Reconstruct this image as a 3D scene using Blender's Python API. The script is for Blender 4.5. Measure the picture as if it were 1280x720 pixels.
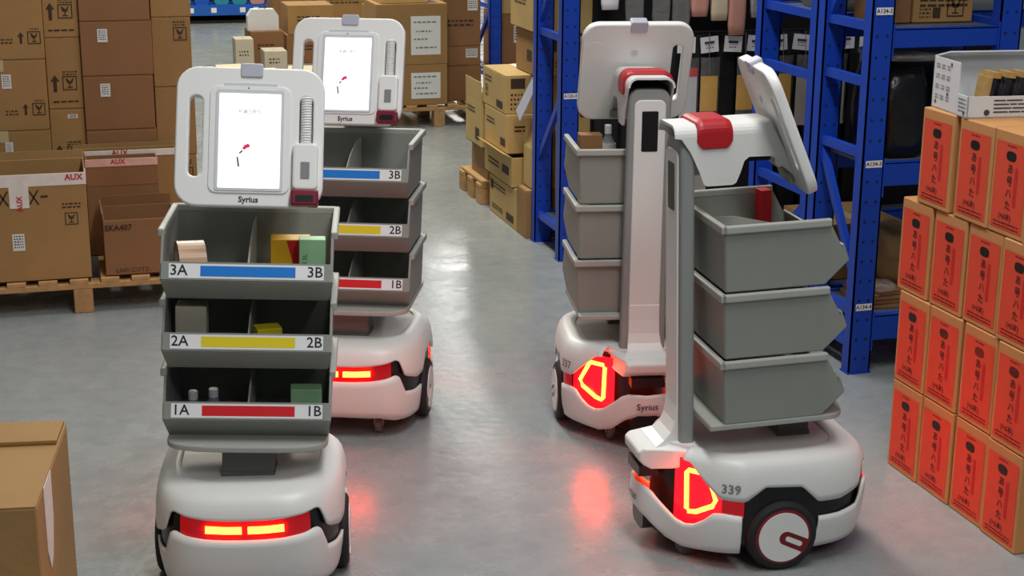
import bpy, bmesh, math, random
import numpy as np
from mathutils import Vector, Matrix

random.seed(7)
for o in list(bpy.data.objects):
    bpy.data.objects.remove(o)
scn = bpy.context.scene
COL = scn.collection
PI = math.pi

# ------------------------------------------------------------------ camera
F = 1953.0; PITCH = math.radians(15.6); HEAD = math.radians(16.2); ROLL = 0.008; CAMH = 1.88
fw = Vector((math.sin(HEAD)*math.cos(PITCH), math.cos(HEAD)*math.cos(PITCH), -math.sin(PITCH)))
r0 = Vector((math.cos(HEAD), -math.sin(HEAD), 0)); u0 = r0.cross(fw)
RV = r0*math.cos(ROLL) + u0*math.sin(ROLL); UV = u0*math.cos(ROLL) - r0*math.sin(ROLL)
RH = r0.copy(); FH = Vector((math.sin(HEAD), math.cos(HEAD), 0))
cam = bpy.data.objects.new('camera', bpy.data.cameras.new('camera')); COL.objects.link(cam)
m = Matrix.Identity(4)
for i in range(3):
    m[i][0] = RV[i]; m[i][1] = UV[i]; m[i][2] = -fw[i]
m[0][3], m[1][3], m[2][3] = 0, 0, CAMH
cam.matrix_world = m
cam.data.lens = F*36/1280; cam.data.sensor_width = 36; cam.data.clip_end = 200
scn.camera = cam

# ------------------------------------------------------------------ world, lamps, exposure
w = bpy.data.worlds.new('world'); scn.world = w; w.use_nodes = True
bg = w.node_tree.nodes['Background']; bg.inputs[0].default_value = (0.80, 0.90, 1.0, 1); bg.inputs[1].default_value = 0.085
def area(name, loc, sx, sy, power, col=(1, .97, .92)):
    l = bpy.data.lights.new(name, 'AREA'); l.shape = 'RECTANGLE'; l.size = sx; l.size_y = sy
    l.energy = power; l.color = col
    o = bpy.data.objects.new(name, l); COL.objects.link(o); o.location = loc
    return o
# rows of ceiling lamps above the aisles
for yy in (-1.5, 2.5, 6.5, 11.0, 15.5):
    area('ceiling_lamp', (1.3, yy, 4.6), 0.6, 2.6, 106 if yy < 8 else 190, (1, .98, .955) if yy < 8 else (1, .93, .76))
for yy in (3.0, 9.5):
    area('ceiling_lamp', (-2.6, yy, 4.6), 0.5, 2.4, 9)
    area('ceiling_lamp', (5.2, yy, 4.6), 0.5, 2.4, 6)
area('ceiling_lamp', (6.9, 24.0, 5.0), 0.9, 9.0, 800)
vs = scn.view_settings
vs.view_transform = 'Standard'; vs.look = 'None'; vs.gamma = 1.0; vs.use_curve_mapping = False; vs.exposure = 0.10

# ------------------------------------------------------------------ materials
def lin(c):
    return tuple((v/255/12.92 if v/255 <= .04045 else ((v/255+.055)/1.055)**2.4) for v in c)
MATS = {}
def mat(name, rgb, rough=.5, metal=0., var=0., vscale=6., bump=0., bscale=80., emit=None, estr=0., rnd=0., spec=.5, alpha=1., trans=0., stretch=None):
    M = bpy.data.materials.new(name); M.use_nodes = True
    N = M.node_tree.nodes; L = M.node_tree.links; b = N['Principled BSDF']
    c = lin(rgb)
    b.inputs['Base Color'].default_value = (*c, 1); b.inputs['Roughness'].default_value = rough
    b.inputs['Metallic'].default_value = metal; b.inputs['Specular IOR Level'].default_value = spec
    b.inputs['Alpha'].default_value = alpha; b.inputs['Transmission Weight'].default_value = trans
    if emit:
        b.inputs['Emission Color'].default_value = (*emit, 1); b.inputs['Emission Strength'].default_value = estr
    if var or bump or rnd:
        tc = N.new('ShaderNodeTexCoord'); src = tc.outputs['Object']
        if stretch:
            mp = N.new('ShaderNodeMapping'); mp.inputs['Scale'].default_value = stretch; L.new(src, mp.inputs[0]); src = mp.outputs[0]
    if var or rnd:
        nz = N.new('ShaderNodeTexNoise'); nz.inputs['Scale'].default_value = vscale; nz.inputs['Detail'].default_value = 6
        L.new(src, nz.inputs['Vector'])
        rp = N.new('ShaderNodeMapRange'); rp.inputs['From Min'].default_value = .3; rp.inputs['From Max'].default_value = .7
        rp.inputs['To Min'].default_value = 1-var; rp.inputs['To Max'].default_value = 1+var
        L.new(nz.outputs['Fac'], rp.inputs['Value']); val = rp.outputs[0]
        if rnd:
            oi = N.new('ShaderNodeObjectInfo'); r2 = N.new('ShaderNodeMapRange')
            r2.inputs['To Min'].default_value = 1-rnd; r2.inputs['To Max'].default_value = 1+rnd
            L.new(oi.outputs['Random'], r2.inputs['Value'])
            mu = N.new('ShaderNodeMath'); mu.operation = 'MULTIPLY'; L.new(val, mu.inputs[0]); L.new(r2.outputs[0], mu.inputs[1]); val = mu.outputs[0]
        hv = N.new('ShaderNodeHueSaturation'); hv.inputs['Color'].default_value = (*c, 1)
        L.new(val, hv.inputs['Value']); L.new(hv.outputs[0], b.inputs['Base Color'])
    if bump:
        n2 = N.new('ShaderNodeTexNoise'); n2.inputs['Scale'].default_value = bscale; n2.inputs['Detail'].default_value = 4
        L.new(src, n2.inputs['Vector']); bp = N.new('ShaderNodeBump'); bp.inputs['Strength'].default_value = bump; bp.inputs['Distance'].default_value = .01
        L.new(n2.outputs['Fac'], bp.inputs['Height']); L.new(bp.outputs[0], b.inputs['Normal'])
    MATS[name] = M
    return M
mat('white', (226, 227, 224), .38, var=.02, vscale=3)
mat('tabwhite', (232, 233, 231), .35)
mat('bezel', (208, 212, 216), .3)
mat('colgrey', (143, 147, 145), .5, var=.03)
mat('bin', (142, 145, 138), .55, var=.04, vscale=5, bump=.12, bscale=160)
mat('rim', (166, 168, 161), .5, var=.03)
mat('divider', (186, 188, 180), .5)
mat('black', (14, 14, 16), .35)
mat('blackmatt', (16, 15, 17), .85)
mat('rubber', (30, 29, 30), .75)
mat('redplastic', (178, 24, 34), .4)
mat('redrim', (120, 18, 24), .4)
mat('maroon', (120, 20, 45), .35)
mat('darkgrey', (94, 95, 92), .45)
mat('lilac', (178, 180, 192), .35)
mat('textgrey', (60, 62, 66), .6)
mat('numgrey', (128, 130, 132), .6)
mat('redglow', (120, 0, 6), .2, emit=(1, .008, .02), estr=.24)
mat('redstrong', (120, 0, 6), .2, emit=(1, .006, .02), estr=1.2)
mat('hot', (255, 120, 30), .3, emit=(1, .055, .006), estr=36)
mat('screen', (250, 250, 252), .15, emit=(.93, .97, 1.), estr=.72)
mat('scrgrey', (84, 86, 90), .4); mat('scrlight', (232, 234, 238), .4, emit=(.9, .93, 1), estr=.62)
mat('scrred', (205, 30, 80), .4, emit=(.8, .03, .12), estr=.35)
mat('labelwhite', (236, 237, 238), .5); mat('labeltext', (30, 32, 36), .6)
mat('sblue', (10, 122, 212), .5); mat('syellow', (228, 208, 26), .5); mat('sred', (214, 20, 32), .5)
mat('carton', (158, 121, 72), .8, var=.08, vscale=4, bump=.1, bscale=60, rnd=.08)
mat('cartonpale', (190, 160, 100), .8, var=.08, vscale=4, bump=.1, bscale=60, rnd=.08)
mat('cartondark', (138, 97, 60), .8, var=.07, vscale=4, bump=.1, bscale=60, rnd=.06)
mat('cartonin', (128, 98, 60), .85, var=.06)
mat('cartoncut', (196, 164, 112), .85)
mat('print', (58, 44, 30), .8); mat('paper', (222, 222, 216), .7); mat('pencil', (120, 122, 122), .8)
mat('tape', (196, 176, 134), .3); mat('tapewhite', (226, 218, 208), .35, var=.06, vscale=30); mat('tapered', (190, 40, 40), .5); mat('tapepink', (222, 176, 160), .35, var=.1, vscale=25)
mat('wood', (182, 142, 92), .8, var=.16, vscale=5, stretch=(6, 1, 6), bump=.2, bscale=40, rnd=.1)
mat('rackblue', (14, 64, 176), .42, var=.05, vscale=4)
mat('steel', (150, 154, 160), .35, .8); mat('hole', (10, 26, 74), .8)
mat('shelfgrey', (86, 92, 100), .6, var=.1)
mat('orangepanel', (220, 74, 46), .65, var=.04, vscale=5); mat('orangecarton', (196, 140, 84), .8, var=.06)
mat('orangeprint', (96, 30, 22), .7); mat('orangered', (196, 32, 30), .7); 
mat('cloth', (18, 17, 20), .95, var=.3, vscale=20, bump=.6, bscale=25)
mat('blackfilm', (20, 20, 23), .3, bump=.8, bscale=14)
mat('clearbag', (190, 192, 188), .18, alpha=.2, bump=1., bscale=30)
mat('silverfilm', (186, 188, 184), .22, metal=.3, bump=1., bscale=22)
mat('ycard', (236, 178, 22), .5, var=.05); mat('pink', (206, 150, 132), .5); mat('cream', (214, 200, 170), .6)
mat('kraft', (160, 118, 74), .35, var=.05); mat('green', (150, 196, 150), .5); mat('beige', (190, 182, 164), .7, var=.04)
mat('glossypack', (34, 32, 38), .18, bump=.7, bscale=30); mat('goldpack', (176, 140, 84), .35, var=.2, vscale=40)
mat('tarp', (118, 96, 62), .8, var=.1, bump=.5, bscale=8); mat('bluebin', (24, 92, 190), .4); mat('teal', (40, 150, 160), .5)
mat('bottle', (150, 158, 166), .12, alpha=.6); mat('whitebox', (214, 216, 218), .6, var=.02)

def floor_mat():
    M = bpy.data.materials.new('epoxy_floor'); M.use_nodes = True
    N = M.node_tree.nodes; L = M.node_tree.links; b = N['Principled BSDF']
    tc = N.new('ShaderNodeTexCoord')
    n1 = N.new('ShaderNodeTexNoise'); n1.inputs['Scale'].default_value = .55; n1.inputs['Detail'].default_value = 7
    n2 = N.new('ShaderNodeTexNoise'); n2.inputs['Scale'].default_value = 14; n2.inputs['Detail'].default_value = 6
    for n in (n1, n2): L.new(tc.outputs['Object'], n.inputs['Vector'])
    cr = N.new('ShaderNodeValToRGB'); cr.color_ramp.elements[0].position = .32; cr.color_ramp.elements[1].position = .7
    cr.color_ramp.elements[0].color = (*lin((134, 141, 143)), 1); cr.color_ramp.elements[1].color = (*lin((158, 163, 161)), 1)
    L.new(n1.outputs['Fac'], cr.inputs[0])
    mx = N.new('ShaderNodeMixRGB'); mx.blend_type = 'MULTIPLY'; mx.inputs[0].default_value = .35
    c2 = N.new('ShaderNodeValToRGB'); c2.color_ramp.elements[0].color = (.72, .72, .72, 1); c2.color_ramp.elements[1].color = (1, 1, 1, 1)
    c2.color_ramp.elements[0].position = .35; c2.color_ramp.elements[1].position = .6
    L.new(n2.outputs['Fac'], c2.inputs[0]); L.new(cr.outputs[0], mx.inputs[1]); L.new(c2.outputs[0], mx.inputs[2])
    L.new(mx.outputs[0], b.inputs['Base Color'])
    # scuffs change the gloss
    n3 = N.new('ShaderNodeTexNoise'); n3.inputs['Scale'].default_value = 5; n3.inputs['Detail'].default_value = 8; n3.inputs['Roughness'].default_value = .7
    L.new(tc.outputs['Object'], n3.inputs['Vector'])
    mr = N.new('ShaderNodeMapRange'); mr.inputs['From Min'].default_value = .35; mr.inputs['From Max'].default_value = .65
    mr.inputs['To Min'].default_value = .19; mr.inputs['To Max'].default_value = .33
    L.new(n3.outputs['Fac'], mr.inputs['Value']); L.new(mr.outputs[0], b.inputs['Roughness'])
    b.inputs['Specular IOR Level'].default_value = .55
    n4 = N.new('ShaderNodeTexNoise'); n4.inputs['Scale'].default_value = 26; n4.inputs['Detail'].default_value = 3
    L.new(tc.outputs['Object'], n4.inputs['Vector'])
    bp = N.new('ShaderNodeBump'); bp.inputs['Strength'].default_value = .07; bp.inputs['Distance'].default_value = .01
    L.new(n4.outputs['Fac'], bp.inputs['Height']); L.new(bp.outputs[0], b.inputs['Normal'])
    MATS['floor'] = M
floor_mat()

# ------------------------------------------------------------------ mesh helpers
class MB:
    def __init__(s): s.v = []; s.f = []
    def add(s, vs_, fs):
        k = len(s.v); s.v += [tuple(p) for p in vs_]; s.f += [tuple(i+k for i in f) for f in fs]; return s
    def box(s, x0, x1, y0, y1, z0, z1):
        return s.add([(x0,y0,z0),(x1,y0,z0),(x1,y1,z0),(x0,y1,z0),(x0,y0,z1),(x1,y0,z1),(x1,y1,z1),(x0,y1,z1)],
                     [(3,2,1,0),(4,5,6,7),(0,1,5,4),(1,2,6,5),(2,3,7,6),(3,0,4,7)])
    def prism(s, poly, a0, a1, axis='x'):
        def mk(p, a): return {'x': (a, p[0], p[1]), 'y': (p[0], a, p[1]), 'z': (p[0], p[1], a)}[axis]
        n = len(poly)
        return s.add([mk(p, a0) for p in poly]+[mk(p, a1) for p in poly],
                     [tuple(range(n-1, -1, -1)), tuple(range(n, 2*n))]+[(i, (i+1) % n, n+(i+1) % n, n+i) for i in range(n)])
    def grid(s, rows, closed=False):
        nr, nc = len(rows), len(rows[0]); fs = []
        for i in range(nr-1):
            for j in range(nc if closed else nc-1):
                fs.append((i*nc+j, i*nc+(j+1) % nc, (i+1)*nc+(j+1) % nc, (i+1)*nc+j))
        return s.add([p for r in rows for p in r], fs)
    def lathe(s, prof, axis='z', c=(0,0,0), n=20):
        rows = []
        for r, h in prof:
            row = []
            for k in range(n):
                a = 2*PI*k/n; q = (r*math.cos(a), r*math.sin(a))
                p = {'z': (q[0], q[1], h), 'x': (h, q[0], q[1]), 'y': (q[0], h, q[1])}[axis]
                row.append((p[0]+c[0], p[1]+c[1], p[2]+c[2]))
            rows.append(row)
        k0 = len(s.v); s.grid(rows, True)
        nr = len(rows)
        s.f.append(tuple(k0+k for k in range(n-1, -1, -1))); s.f.append(tuple(k0+(nr-1)*n+k for k in range(n)))
        return s
    def tube(s, path, r, n=8, closed=False):
        P = [Vector(p) for p in path]; rows = []; N = len(P)
        for i, p in enumerate(P):
            a = P[(i-1) % N] if (closed or i > 0) else p; b = P[(i+1) % N] if (closed or i < N-1) else p
            d = (b-a).normalized(); up = Vector((0,0,1)) if abs(d.z) < .9 else Vector((1,0,0))
            e = d.cross(up).normalized(); g = e.cross(d)
            rows.append([tuple(p+e*(r*math.cos(2*PI*k/n))+g*(r*math.sin(2*PI*k/n))) for k in range(n)])
        if closed: rows.append(rows[0])
        k0 = len(s.v); s.grid(rows, True)
        if not closed:
            s.f.append(tuple(k0+k for k in range(n-1,-1,-1))); s.f.append(tuple(k0+(N-1)*n+k for k in range(n)))
        return s
    def mesh(s, name, material, smooth=False):
        me = bpy.data.meshes.new(name); me.from_pydata(s.v, [], s.f)
        bm = bmesh.new(); bm.from_mesh(me); bmesh.ops.recalc_face_normals(bm, faces=bm.faces); bm.to_mesh(me); bm.free()
        me.materials.append(MATS[material])
        if smooth:
            me.polygons.foreach_set('use_smooth', [True]*len(me.polygons))
        return me
    def build(s, name, material, parent=None, bevel=0, seg=2, solid=0, smooth=False, off=0.):
        o = bpy.data.objects.new(name, s.mesh(name, material, smooth)); COL.objects.link(o)
        if parent: o.parent = parent
        if solid:
            md = o.modifiers.new('solid', 'SOLIDIFY'); md.thickness = solid; md.offset = off
        if bevel:
            md = o.modifiers.new('bevel', 'BEVEL'); md.width = bevel; md.segments = seg; md.limit_method = 'ANGLE'; md.angle_limit = math.radians(40)
        return o

def rrect(x0, x1, y0, y1, r, n=5):
    pts = []
    for cx, cy, a0 in ((x1-r, y1-r, 0), (x0+r, y1-r, 90), (x0+r, y0+r, 180), (x1-r, y0+r, 270)):
        for k in range(n+1):
            a = math.radians(a0+90*k/n); pts.append((cx+r*math.cos(a), cy+r*math.sin(a)))
    return pts

def thing(name, label, cat, loc=(0,0,0), rz=0, group=None):
    o = bpy.data.objects.new(name, None); COL.objects.link(o); o.empty_display_size = .1
    o.location = loc; o.rotation_euler = (0, 0, rz); o['label'] = label; o['category'] = cat
    if group: o['group'] = group
    return o
def tag(o, label, cat, group=None, loc=None, rz=None):
    o['label'] = label; o['category'] = cat
    if group: o['group'] = group
    if loc is not None: o.location = loc
    if rz is not None: o.rotation_euler = (0, 0, rz)
    return o
def dup(root, label, loc=None, rz=None, group=None):
    r = root.copy(); COL.objects.link(r); r['label'] = label
    if group: r['group'] = group
    if loc is not None: r.location = loc
    if rz is not None: r.rotation_euler = (0, 0, rz)
    for ch in list(root.children):
        c = ch.copy(); COL.objects.link(c); c.parent = r
        for g in list(ch.children):
            d = g.copy(); COL.objects.link(d); d.parent = c
    return r

_T = {}
def text2d(s, size=1., align='CENTER', bold=0.):
    """flat lettering: list of (u, v) points and faces"""
    key = (s, align, bold)
    if key not in _T:
        cu = bpy.data.curves.new('t', 'FONT'); cu.body = s; cu.align_x = align; cu.align_y = 'CENTER'; cu.resolution_u = 2; cu.size = 1; cu.offset = bold
        o = bpy.data.objects.new('t', cu); COL.objects.link(o)
        dg = bpy.context.evaluated_depsgraph_get(); me = bpy.data.meshes.new_from_object(o.evaluated_get(dg))
        _T[key] = ([(v.co.x, v.co.y) for v in me.vertices], [tuple(p.vertices) for p in me.polygons])
        bpy.data.objects.remove(o); bpy.data.curves.remove(cu); bpy.data.meshes.remove(me)
    V, Fs = _T[key]
    return [(x*size, y*size) for x, y in V], Fs
class Flat:
    """flat print gathered in (u, v)"""
    def __init__(s): s.v = []; s.f = []
    def add(s, V, Fs, du=0, dv=0, rot=0):
        k = len(s.v); c, n = math.cos(rot), math.sin(rot)
        s.v += [(x*c-y*n+du, x*n+y*c+dv) for x, y in V]; s.f += [tuple(i+k for i in f) for f in Fs]; return s
    def rect(s, u0, u1, v0, v1): return s.add([(u0,v0),(u1,v0),(u1,v1),(u0,v1)], [(0,1,2,3)])
    def poly(s, pts): return s.add(pts, [tuple(range(len(pts)))])
    def frame(s, u0, u1, v0, v1, t): return s.rect(u0,u1,v0,v0+t).rect(u0,u1,v1-t,v1).rect(u0,u0+t,v0+t,v1-t).rect(u1-t,u1,v0+t,v1-t)
    def text(s, str_, size, du, dv, align='CENTER', rot=0, bold=0.):
        V, Fs = text2d(str_, size, align, bold); return s.add(V, Fs, du, dv, rot)
    def lines(s, u0, u1, v0, n, dv, t, rg=random):
        for k in range(n):
            a = u0; v = v0-k*dv
            while a < u1:
                b = min(u1, a+rg.uniform(.15, .5)*(u1-u0)*.5); s.rect(a, b, v-t/2, v+t/2); a = b+t*.8
        return s
    def arrow(s, u, v, h):
        return s.poly([(u-h*.10,v-h*.5),(u+h*.10,v-h*.5),(u+h*.10,v+h*.12),(u+h*.26,v+h*.12),(u,v+h*.5),(u-h*.26,v+h*.12),(u-h*.10,v+h*.12)])
    def glass(s, u, v, h):
        s.frame(u-h*.5,u+h*.5,v-h*.5,v+h*.5,h*.07)
        s.poly([(u-h*.28,v+h*.34),(u-h*.16,v-h*.02),(u+h*.16,v-h*.02),(u+h*.28,v+h*.34),(u+h*.2,v+h*.34),(u+h*.05,v+h*.12),(u-h*.2,v+h*.34)])
        return s.rect(u-h*.04,u+h*.04,v-h*.28,v-h*.02).rect(u-h*.2,u+h*.2,v-h*.34,v-h*.27)
    def umbrella(s, u, v, h):
        s.poly([(u+h*.4*math.cos(a*PI/6), v+h*.1+h*.32*math.sin(a*PI/6)) for a in range(7)])
        return s.rect(u-h*.03,u+h*.03,v-h*.4,v+h*.1)
    def map(s, fn, name, material, parent):
        b = MB(); b.add([fn(u, v) for u, v in s.v], s.f)
        me = bpy.data.meshes.new(name); me.from_pydata(b.v, [], b.f); me.materials.append(MATS[material])
        o = bpy.data.objects.new(name, me); COL.objects.link(o); o.parent = parent
        return o

# ------------------------------------------------------------------ floor
fl = MB(); fl.add([(-8,-3,0),(16,-3,0),(16,40,0),(-8,40,0)], [(0,1,2,3)])
fo = fl.build('floor', 'floor'); fo['kind'] = 'structure'

# ================================================================== ROBOT
CY = .095
FR = [(.25,.095),(.2495,.115),(.243,.14),(.228,.17),(.205,.202),(.172,.238),(.135,.272),(.105,.300),(.078,.328),(.052,.345),(.025,.352),(0,.354)]
def outl(t):
    c, s_ = math.cos(t), math.sin(t)
    return (.25*abs(c)**.5, CY - .385*abs(s_)**.53)
_rear = [outl(-PI/2+PI/2*k/1500) for k in range(1501)]
def _front():
    q = np.array(FR); t = np.linspace(0, len(FR)-1, 1501); n = len(FR); out = []
    for u in t:
        i = min(int(u), n-2); f = u-i
        p0 = q[max(i-1,0)]; p1 = q[i]; p2 = q[i+1]; p3 = q[min(i+2,n-1)] if i+2 < n else np.array((-q[n-2][0], q[n-2][1]))
        out.append(tuple(.5*((2*p1)+(-p0+p2)*f+(2*p0-5*p1+4*p2-p3)*f*f+(-p0+3*p1-3*p2+p3)*f**3)))
    return out
_d = _rear + _front()[1:]          # right half: rear centre -> front centre
_l = np.concatenate([[0], np.cumsum([math.dist(_d[i], _d[i+1]) for i in range(len(_d)-1)])]); LT = _l[-1]
_dx = np.array([p[0] for p in _d]); _dy = np.array([p[1] for p in _d])
def OP(s):                                                  # point at signed arclength from the rear centre
    a = abs(s); x = float(np.interp(a, _l, _dx)); y = float(np.interp(a, _l, _dy)); return (math.copysign(x, s), y)
def s_of(kind, v):
    if kind == 'r': i = [k for k in range(len(_d)) if _dy[k] < -.13]; j = min(i, key=lambda k: abs(_dx[k]-v))
    elif kind == 'y': i = [k for k in range(len(_d)) if _dx[k] > .03 and _dy[k] > -.2]; j = min(i, key=lambda k: abs(_dy[k]-v))
    else: i = [k for k in range(len(_d)) if _dy[k] > .25]; j = min(i, key=lambda k: abs(_dx[k]-v))
    return float(_l[j])
def curve(keys):
    a = sorted((s_of(k, v), z) for k, v, z in keys); xs = [q[0] for q in a]; zs = [q[1] for q in a]
    return lambda s: float(np.interp(abs(s), xs, zs))
def SC(s, k, z):
    x, y = OP(s); return (x*k, CY+(y-CY)*k, z)
prof = lambda z: float(np.interp(z, [.04,.07,.12,.18,.22,.25,.275,.29,.30], [.925,.955,.985,1.,1.,.993,.978,.962,.947]))
ZU = curve([('r',0,.256),('r',.05,.2568),('r',.1,.260),('r',.15,.266),('r',.183,.275),('r',.194,.266),('r',.207,.215),('y',-.165,.192),('y',-.1,.192),('y',-.05,.240),('y',.055,.246),('y',.11,.208),('y',.175,.212),('y',.245,.296),('y',.28,.30),('f',0,.30)])
ZLR = curve([('r',0,.204),('r',.05,.205),('r',.1,.208),('r',.15,.215),('r',.178,.224),('r',.189,.220),('r',.207,.160),('y',-.17,.148),('y',-.1,.146)])
ZLF = curve([('y',.115,.165),('y',.165,.170),('y',.190,.166),('y',.212,.140),('y',.232,.122),('y',.252,.116),('y',.272,.124),('y',.300,.155),('y',.325,.184),('y',.340,.194),('f',.03,.194),('f',0,.192)])
ZBR = curve([('r',0,.078),('r',.13,.076),('r',.18,.062),('y',-.2,.056),('y',-.1,.052)])
ZBF = curve([('y',.115,.055),('y',.2,.05),('y',.26,.045),('y',.295,.06),('f',.07,.105),('f',.03,.125),('f',0,.125)])
KC = lambda s: float(np.interp(OP(s)[1], [.08,.15,.21], [.955,.86,.78]))       # the front of the core is set back

def srange(a, b, n): return [a+(b-a)*k/n for k in range(n+1)]
def shell_patch(mb, ss, zlo, zhi, k0, nr=6, scale=prof):
    rows = []
    for j in range(nr+1):
        rows.append([SC(s, k0*scale(zlo(s)+(zhi(s)-zlo(s))*j/nr), zlo(s)+(zhi(s)-zlo(s))*j/nr) for s in ss])
    mb.grid(rows); return mb

TD = Matrix.Translation((0, -.047, 1.187)) @ Matrix.Rotation(math.radians(-21), 4, 'X')
def build_robot(label):
    R = thing('picking_robot', label, 'robot', group='warehouse picking robots')
    up = []
    # ---- base
    sE = s_of('y', .262)
    ss = srange(-sE, sE, 150)
    rows = [[SC(s, prof(ZU(s)+(.30-ZU(s))*j/6), ZU(s)+(.30-ZU(s))*j/6) for s in ss] for j in range(7)]
    for k, z in ((.925,.3085),(.895,.315),(.855,.320),(.80,.3235),(.745,.325),(.735,.3235),(.728,.318)):
        rows.append([SC(s, k, z) for s in ss])
    b = MB(); b.grid(rows); b.build('upper_shell', 'white', R, solid=.007, off=-1, smooth=True)
    full = srange(-LT, LT, 120)[:-1]
    b = MB(); rows = [[SC(s, min(k, KC(s) if z > .1 else 1), z) for s in full] for k, z in ((.80,.052),(.88,.07),(.945,.11),(.955,.125),(.955,.2),(.95,.27),(.90,.298))]
    b.grid(rows, True); n = len(full); b.f.append(tuple(range(n-1,-1,-1))); b.f.append(tuple(6*n+i for i in range(n)))
    b.build('base_core', 'black', R, smooth=False)
    b = MB(); b.add([SC(s, .735, .3185) for s in full], [tuple(range(n))]); b.add([SC(s, .735, .300) for s in full], [tuple(range(n-1,-1,-1))])
    b.f += [(i, (i+1) % n, n+(i+1) % n, n+i) for i in range(n)]
    b.build('deck', 'white', R)
    b = MB(); s1 = s_of('y', -.108); shell_patch(b, srange(-s1, s1, 110), ZBR, ZLR, 1.0); b.build('rear_shell', 'white', R, solid=.007, off=-1, smooth=True)
    b = MB(); s1 = s_of('y', .118)
    ssf = srange(s1, LT, 60) + [-x for x in srange(LT, s1, 60)[::1]][1:]
    shell_patch(b, ssf, ZBF, ZLF, 1.0, scale=lambda z: float(np.interp(z, [.05,.09,.13,.16,.19], [.95,.985,1.0,1.0,.985])))
    fb = b.build('front_bumper', 'white', R, solid=.008, off=-1, smooth=True)
    Flat().text('Syrius', .030, 0, 0, bold=.012).map(lambda u, v: (-u, SC(LT-abs(u), 1.0, 0)[1]+.003, .155+v), 'bumper_lettering', 'textgrey', fb)
    b = MB(); b.prism(rrect(-.05, .05, .055, .120, .025), .22, .335, 'y'); b.build('front_nose', 'black', R)
    # ---- rear light bar
    b = MB(); s1 = s_of('r', .168); shell_patch(b, srange(-s1, s1, 40), lambda s: ZLR(s)-.002, lambda s: ZU(s)+.002, .975, 3)
    rl = b.build('rear_light_panel', 'redglow', R, smooth=True)
    for q in (-1, 1):
        b = MB(); shell_patch(b, srange(q*.008, q*.100, 10), lambda s: ZLR(s)+.017, lambda s: ZU(s)-.017, .987, 2)
        b.build('rear_light_bar', 'hot', rl, solid=.004)
    # ---- front corner lights
    for q in (-1, 1):
        s0, s2 = s_of('y', .175), s_of('f', .112); KL = .835
        b = MB(); rows = []
        for j in range(4):
            rows.append([SC(q*s, float(np.interp(OP(s)[1], [.12,.175,.215], [.96,.90,KL])), .085+(.292-.085)*j/3) for s in srange(s_of('y', .160), s2, 24)])
        b.grid(rows)
        fp = b.build('corner_light_panel', 'redstrong', R, smooth=True)
        b = MB(); shell_patch(b, [q*s for s in srange(s_of('y', .112), s_of('y', .170), 8)], lambda s: .158, lambda s: .208, .967, 2, scale=lambda z: 1.); b.build('side_light_strip', 'redglow', fp, smooth=True)
        sm = s_of('y', .262)-.013
        D = [(sm-.092, .196), (sm-.060, .256), (sm-.050, .262), (sm+.006, .262), (sm+.014, .254), (sm+.010, .150), (sm+.002, .142), (sm-.025, .146), (sm-.082, .176)]
        b = MB(); b.tube([SC(q*s, float(np.interp(OP(s)[1], [.12,.175,.215], [.97,.91,KL+.012])), z) for s, z in D], .0068, 8, True); b.build('corner_light_ring', 'hot', fp, smooth=True)
    # ---- wheels and casters
    for q in (-1, 1):
        pr = [(.060,.0),(.088,.0),(.097,.006),(.100,.014),(.100,.036),(.097,.044),(.088,.050),(.060,.050)]
        b = MB(); b.lathe([(r, q*(.204+h)) for r, h in pr], 'x', (0,0,.1), 40); t = b.build('wheel', 'rubber', R, smooth=False)
        b = MB(); b.lathe([(.05,q*.24),(.080,q*.24),(.080,q*.2535),(.074,q*.2555),(.05,q*.2555)], 'x', (0,0,.1), 40); b.build('wheel_rim', 'redrim', t)
        pts = []
        for k in range(49):
            a = math.radians(-35+ (360-0)*k/48)
            pts.append((.071*math.cos(a), .1+.071*math.sin(a)))
        pts = [p for p in pts]
        # disc with a round-ended notch towards lower rear
        dirn = Vector((math.cos(math.radians(205)), math.sin(math.radians(205)))); nrm = Vector((-dirn.y, dirn.x))
        arc = []
        for k in range(45):
            a = math.radians(205+17+ (326)*k/44); arc.append((.071*math.cos(a), .1+.071*math.sin(a)))
        inner = [Vector((0,.1))+dirn*.066*0 for _ in range(0)]
        for k in range(9):
            a = math.radians(205+90+ -180*0 + 0) if False else None
        cap = []
        for k in range(9):
            th = -PI/2 - PI*k/8
            v = dirn*(.022*0+.008+.02*math.cos(th)*1.0) + nrm*(.02*math.sin(th))
            cap.append((v.x, .1+v.y))
        poly = arc + cap
        b = MB(); b.prism(poly, q*.2545, q*.2575, 'x'); b.build('hub_disc', 'white', t)
        slot = []
        for k in range(9):
            th = PI/2+PI*k/8; v = dirn*(.014+.007*math.cos(th))+nrm*(.007*math.sin(th)); slot.append((v.x, .1+v.y))
        for k in range(9):
            th = -PI/2+PI*k/8; v = dirn*(.052+.007*math.cos(th))+nrm*(.007*math.sin(th)); slot.append((v.x, .1+v.y))
        b = MB(); b.prism(slot, q*.2545, q*.2573, 'x'); b.build('hub_slot', 'white', t)
    for cx, cy in ((-.11,-.19),(.11,-.19),(-.10,.22),(.10,.22)):
        b = MB(); b.lathe([(.020,-.011),(.030,-.011),(.033,-.006),(.033,.006),(.030,.011),(.020,.011)], 'x', (cx,cy,.033), 20); c = b.build('caster', 'darkgrey', R)
        b = MB(); b.box(cx-.016,cx-.012,cy-.014,cy+.014,.03,.06).box(cx+.012,cx+.016,cy-.014,cy+.014,.03,.06).lathe([(.008,-.015),(.008,.015)], 'x', (cx,cy,.033), 8); b.build('caster_fork', 'steel', c)
    # ---- foot, column
    fp_ = [(.200,.300),(.206,.308),(.270,.312),(.345,.310),(.360,.300),(.358,.276),(.345,.262),(.325,.252),(.27,.256),(.200,.264)]
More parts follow.
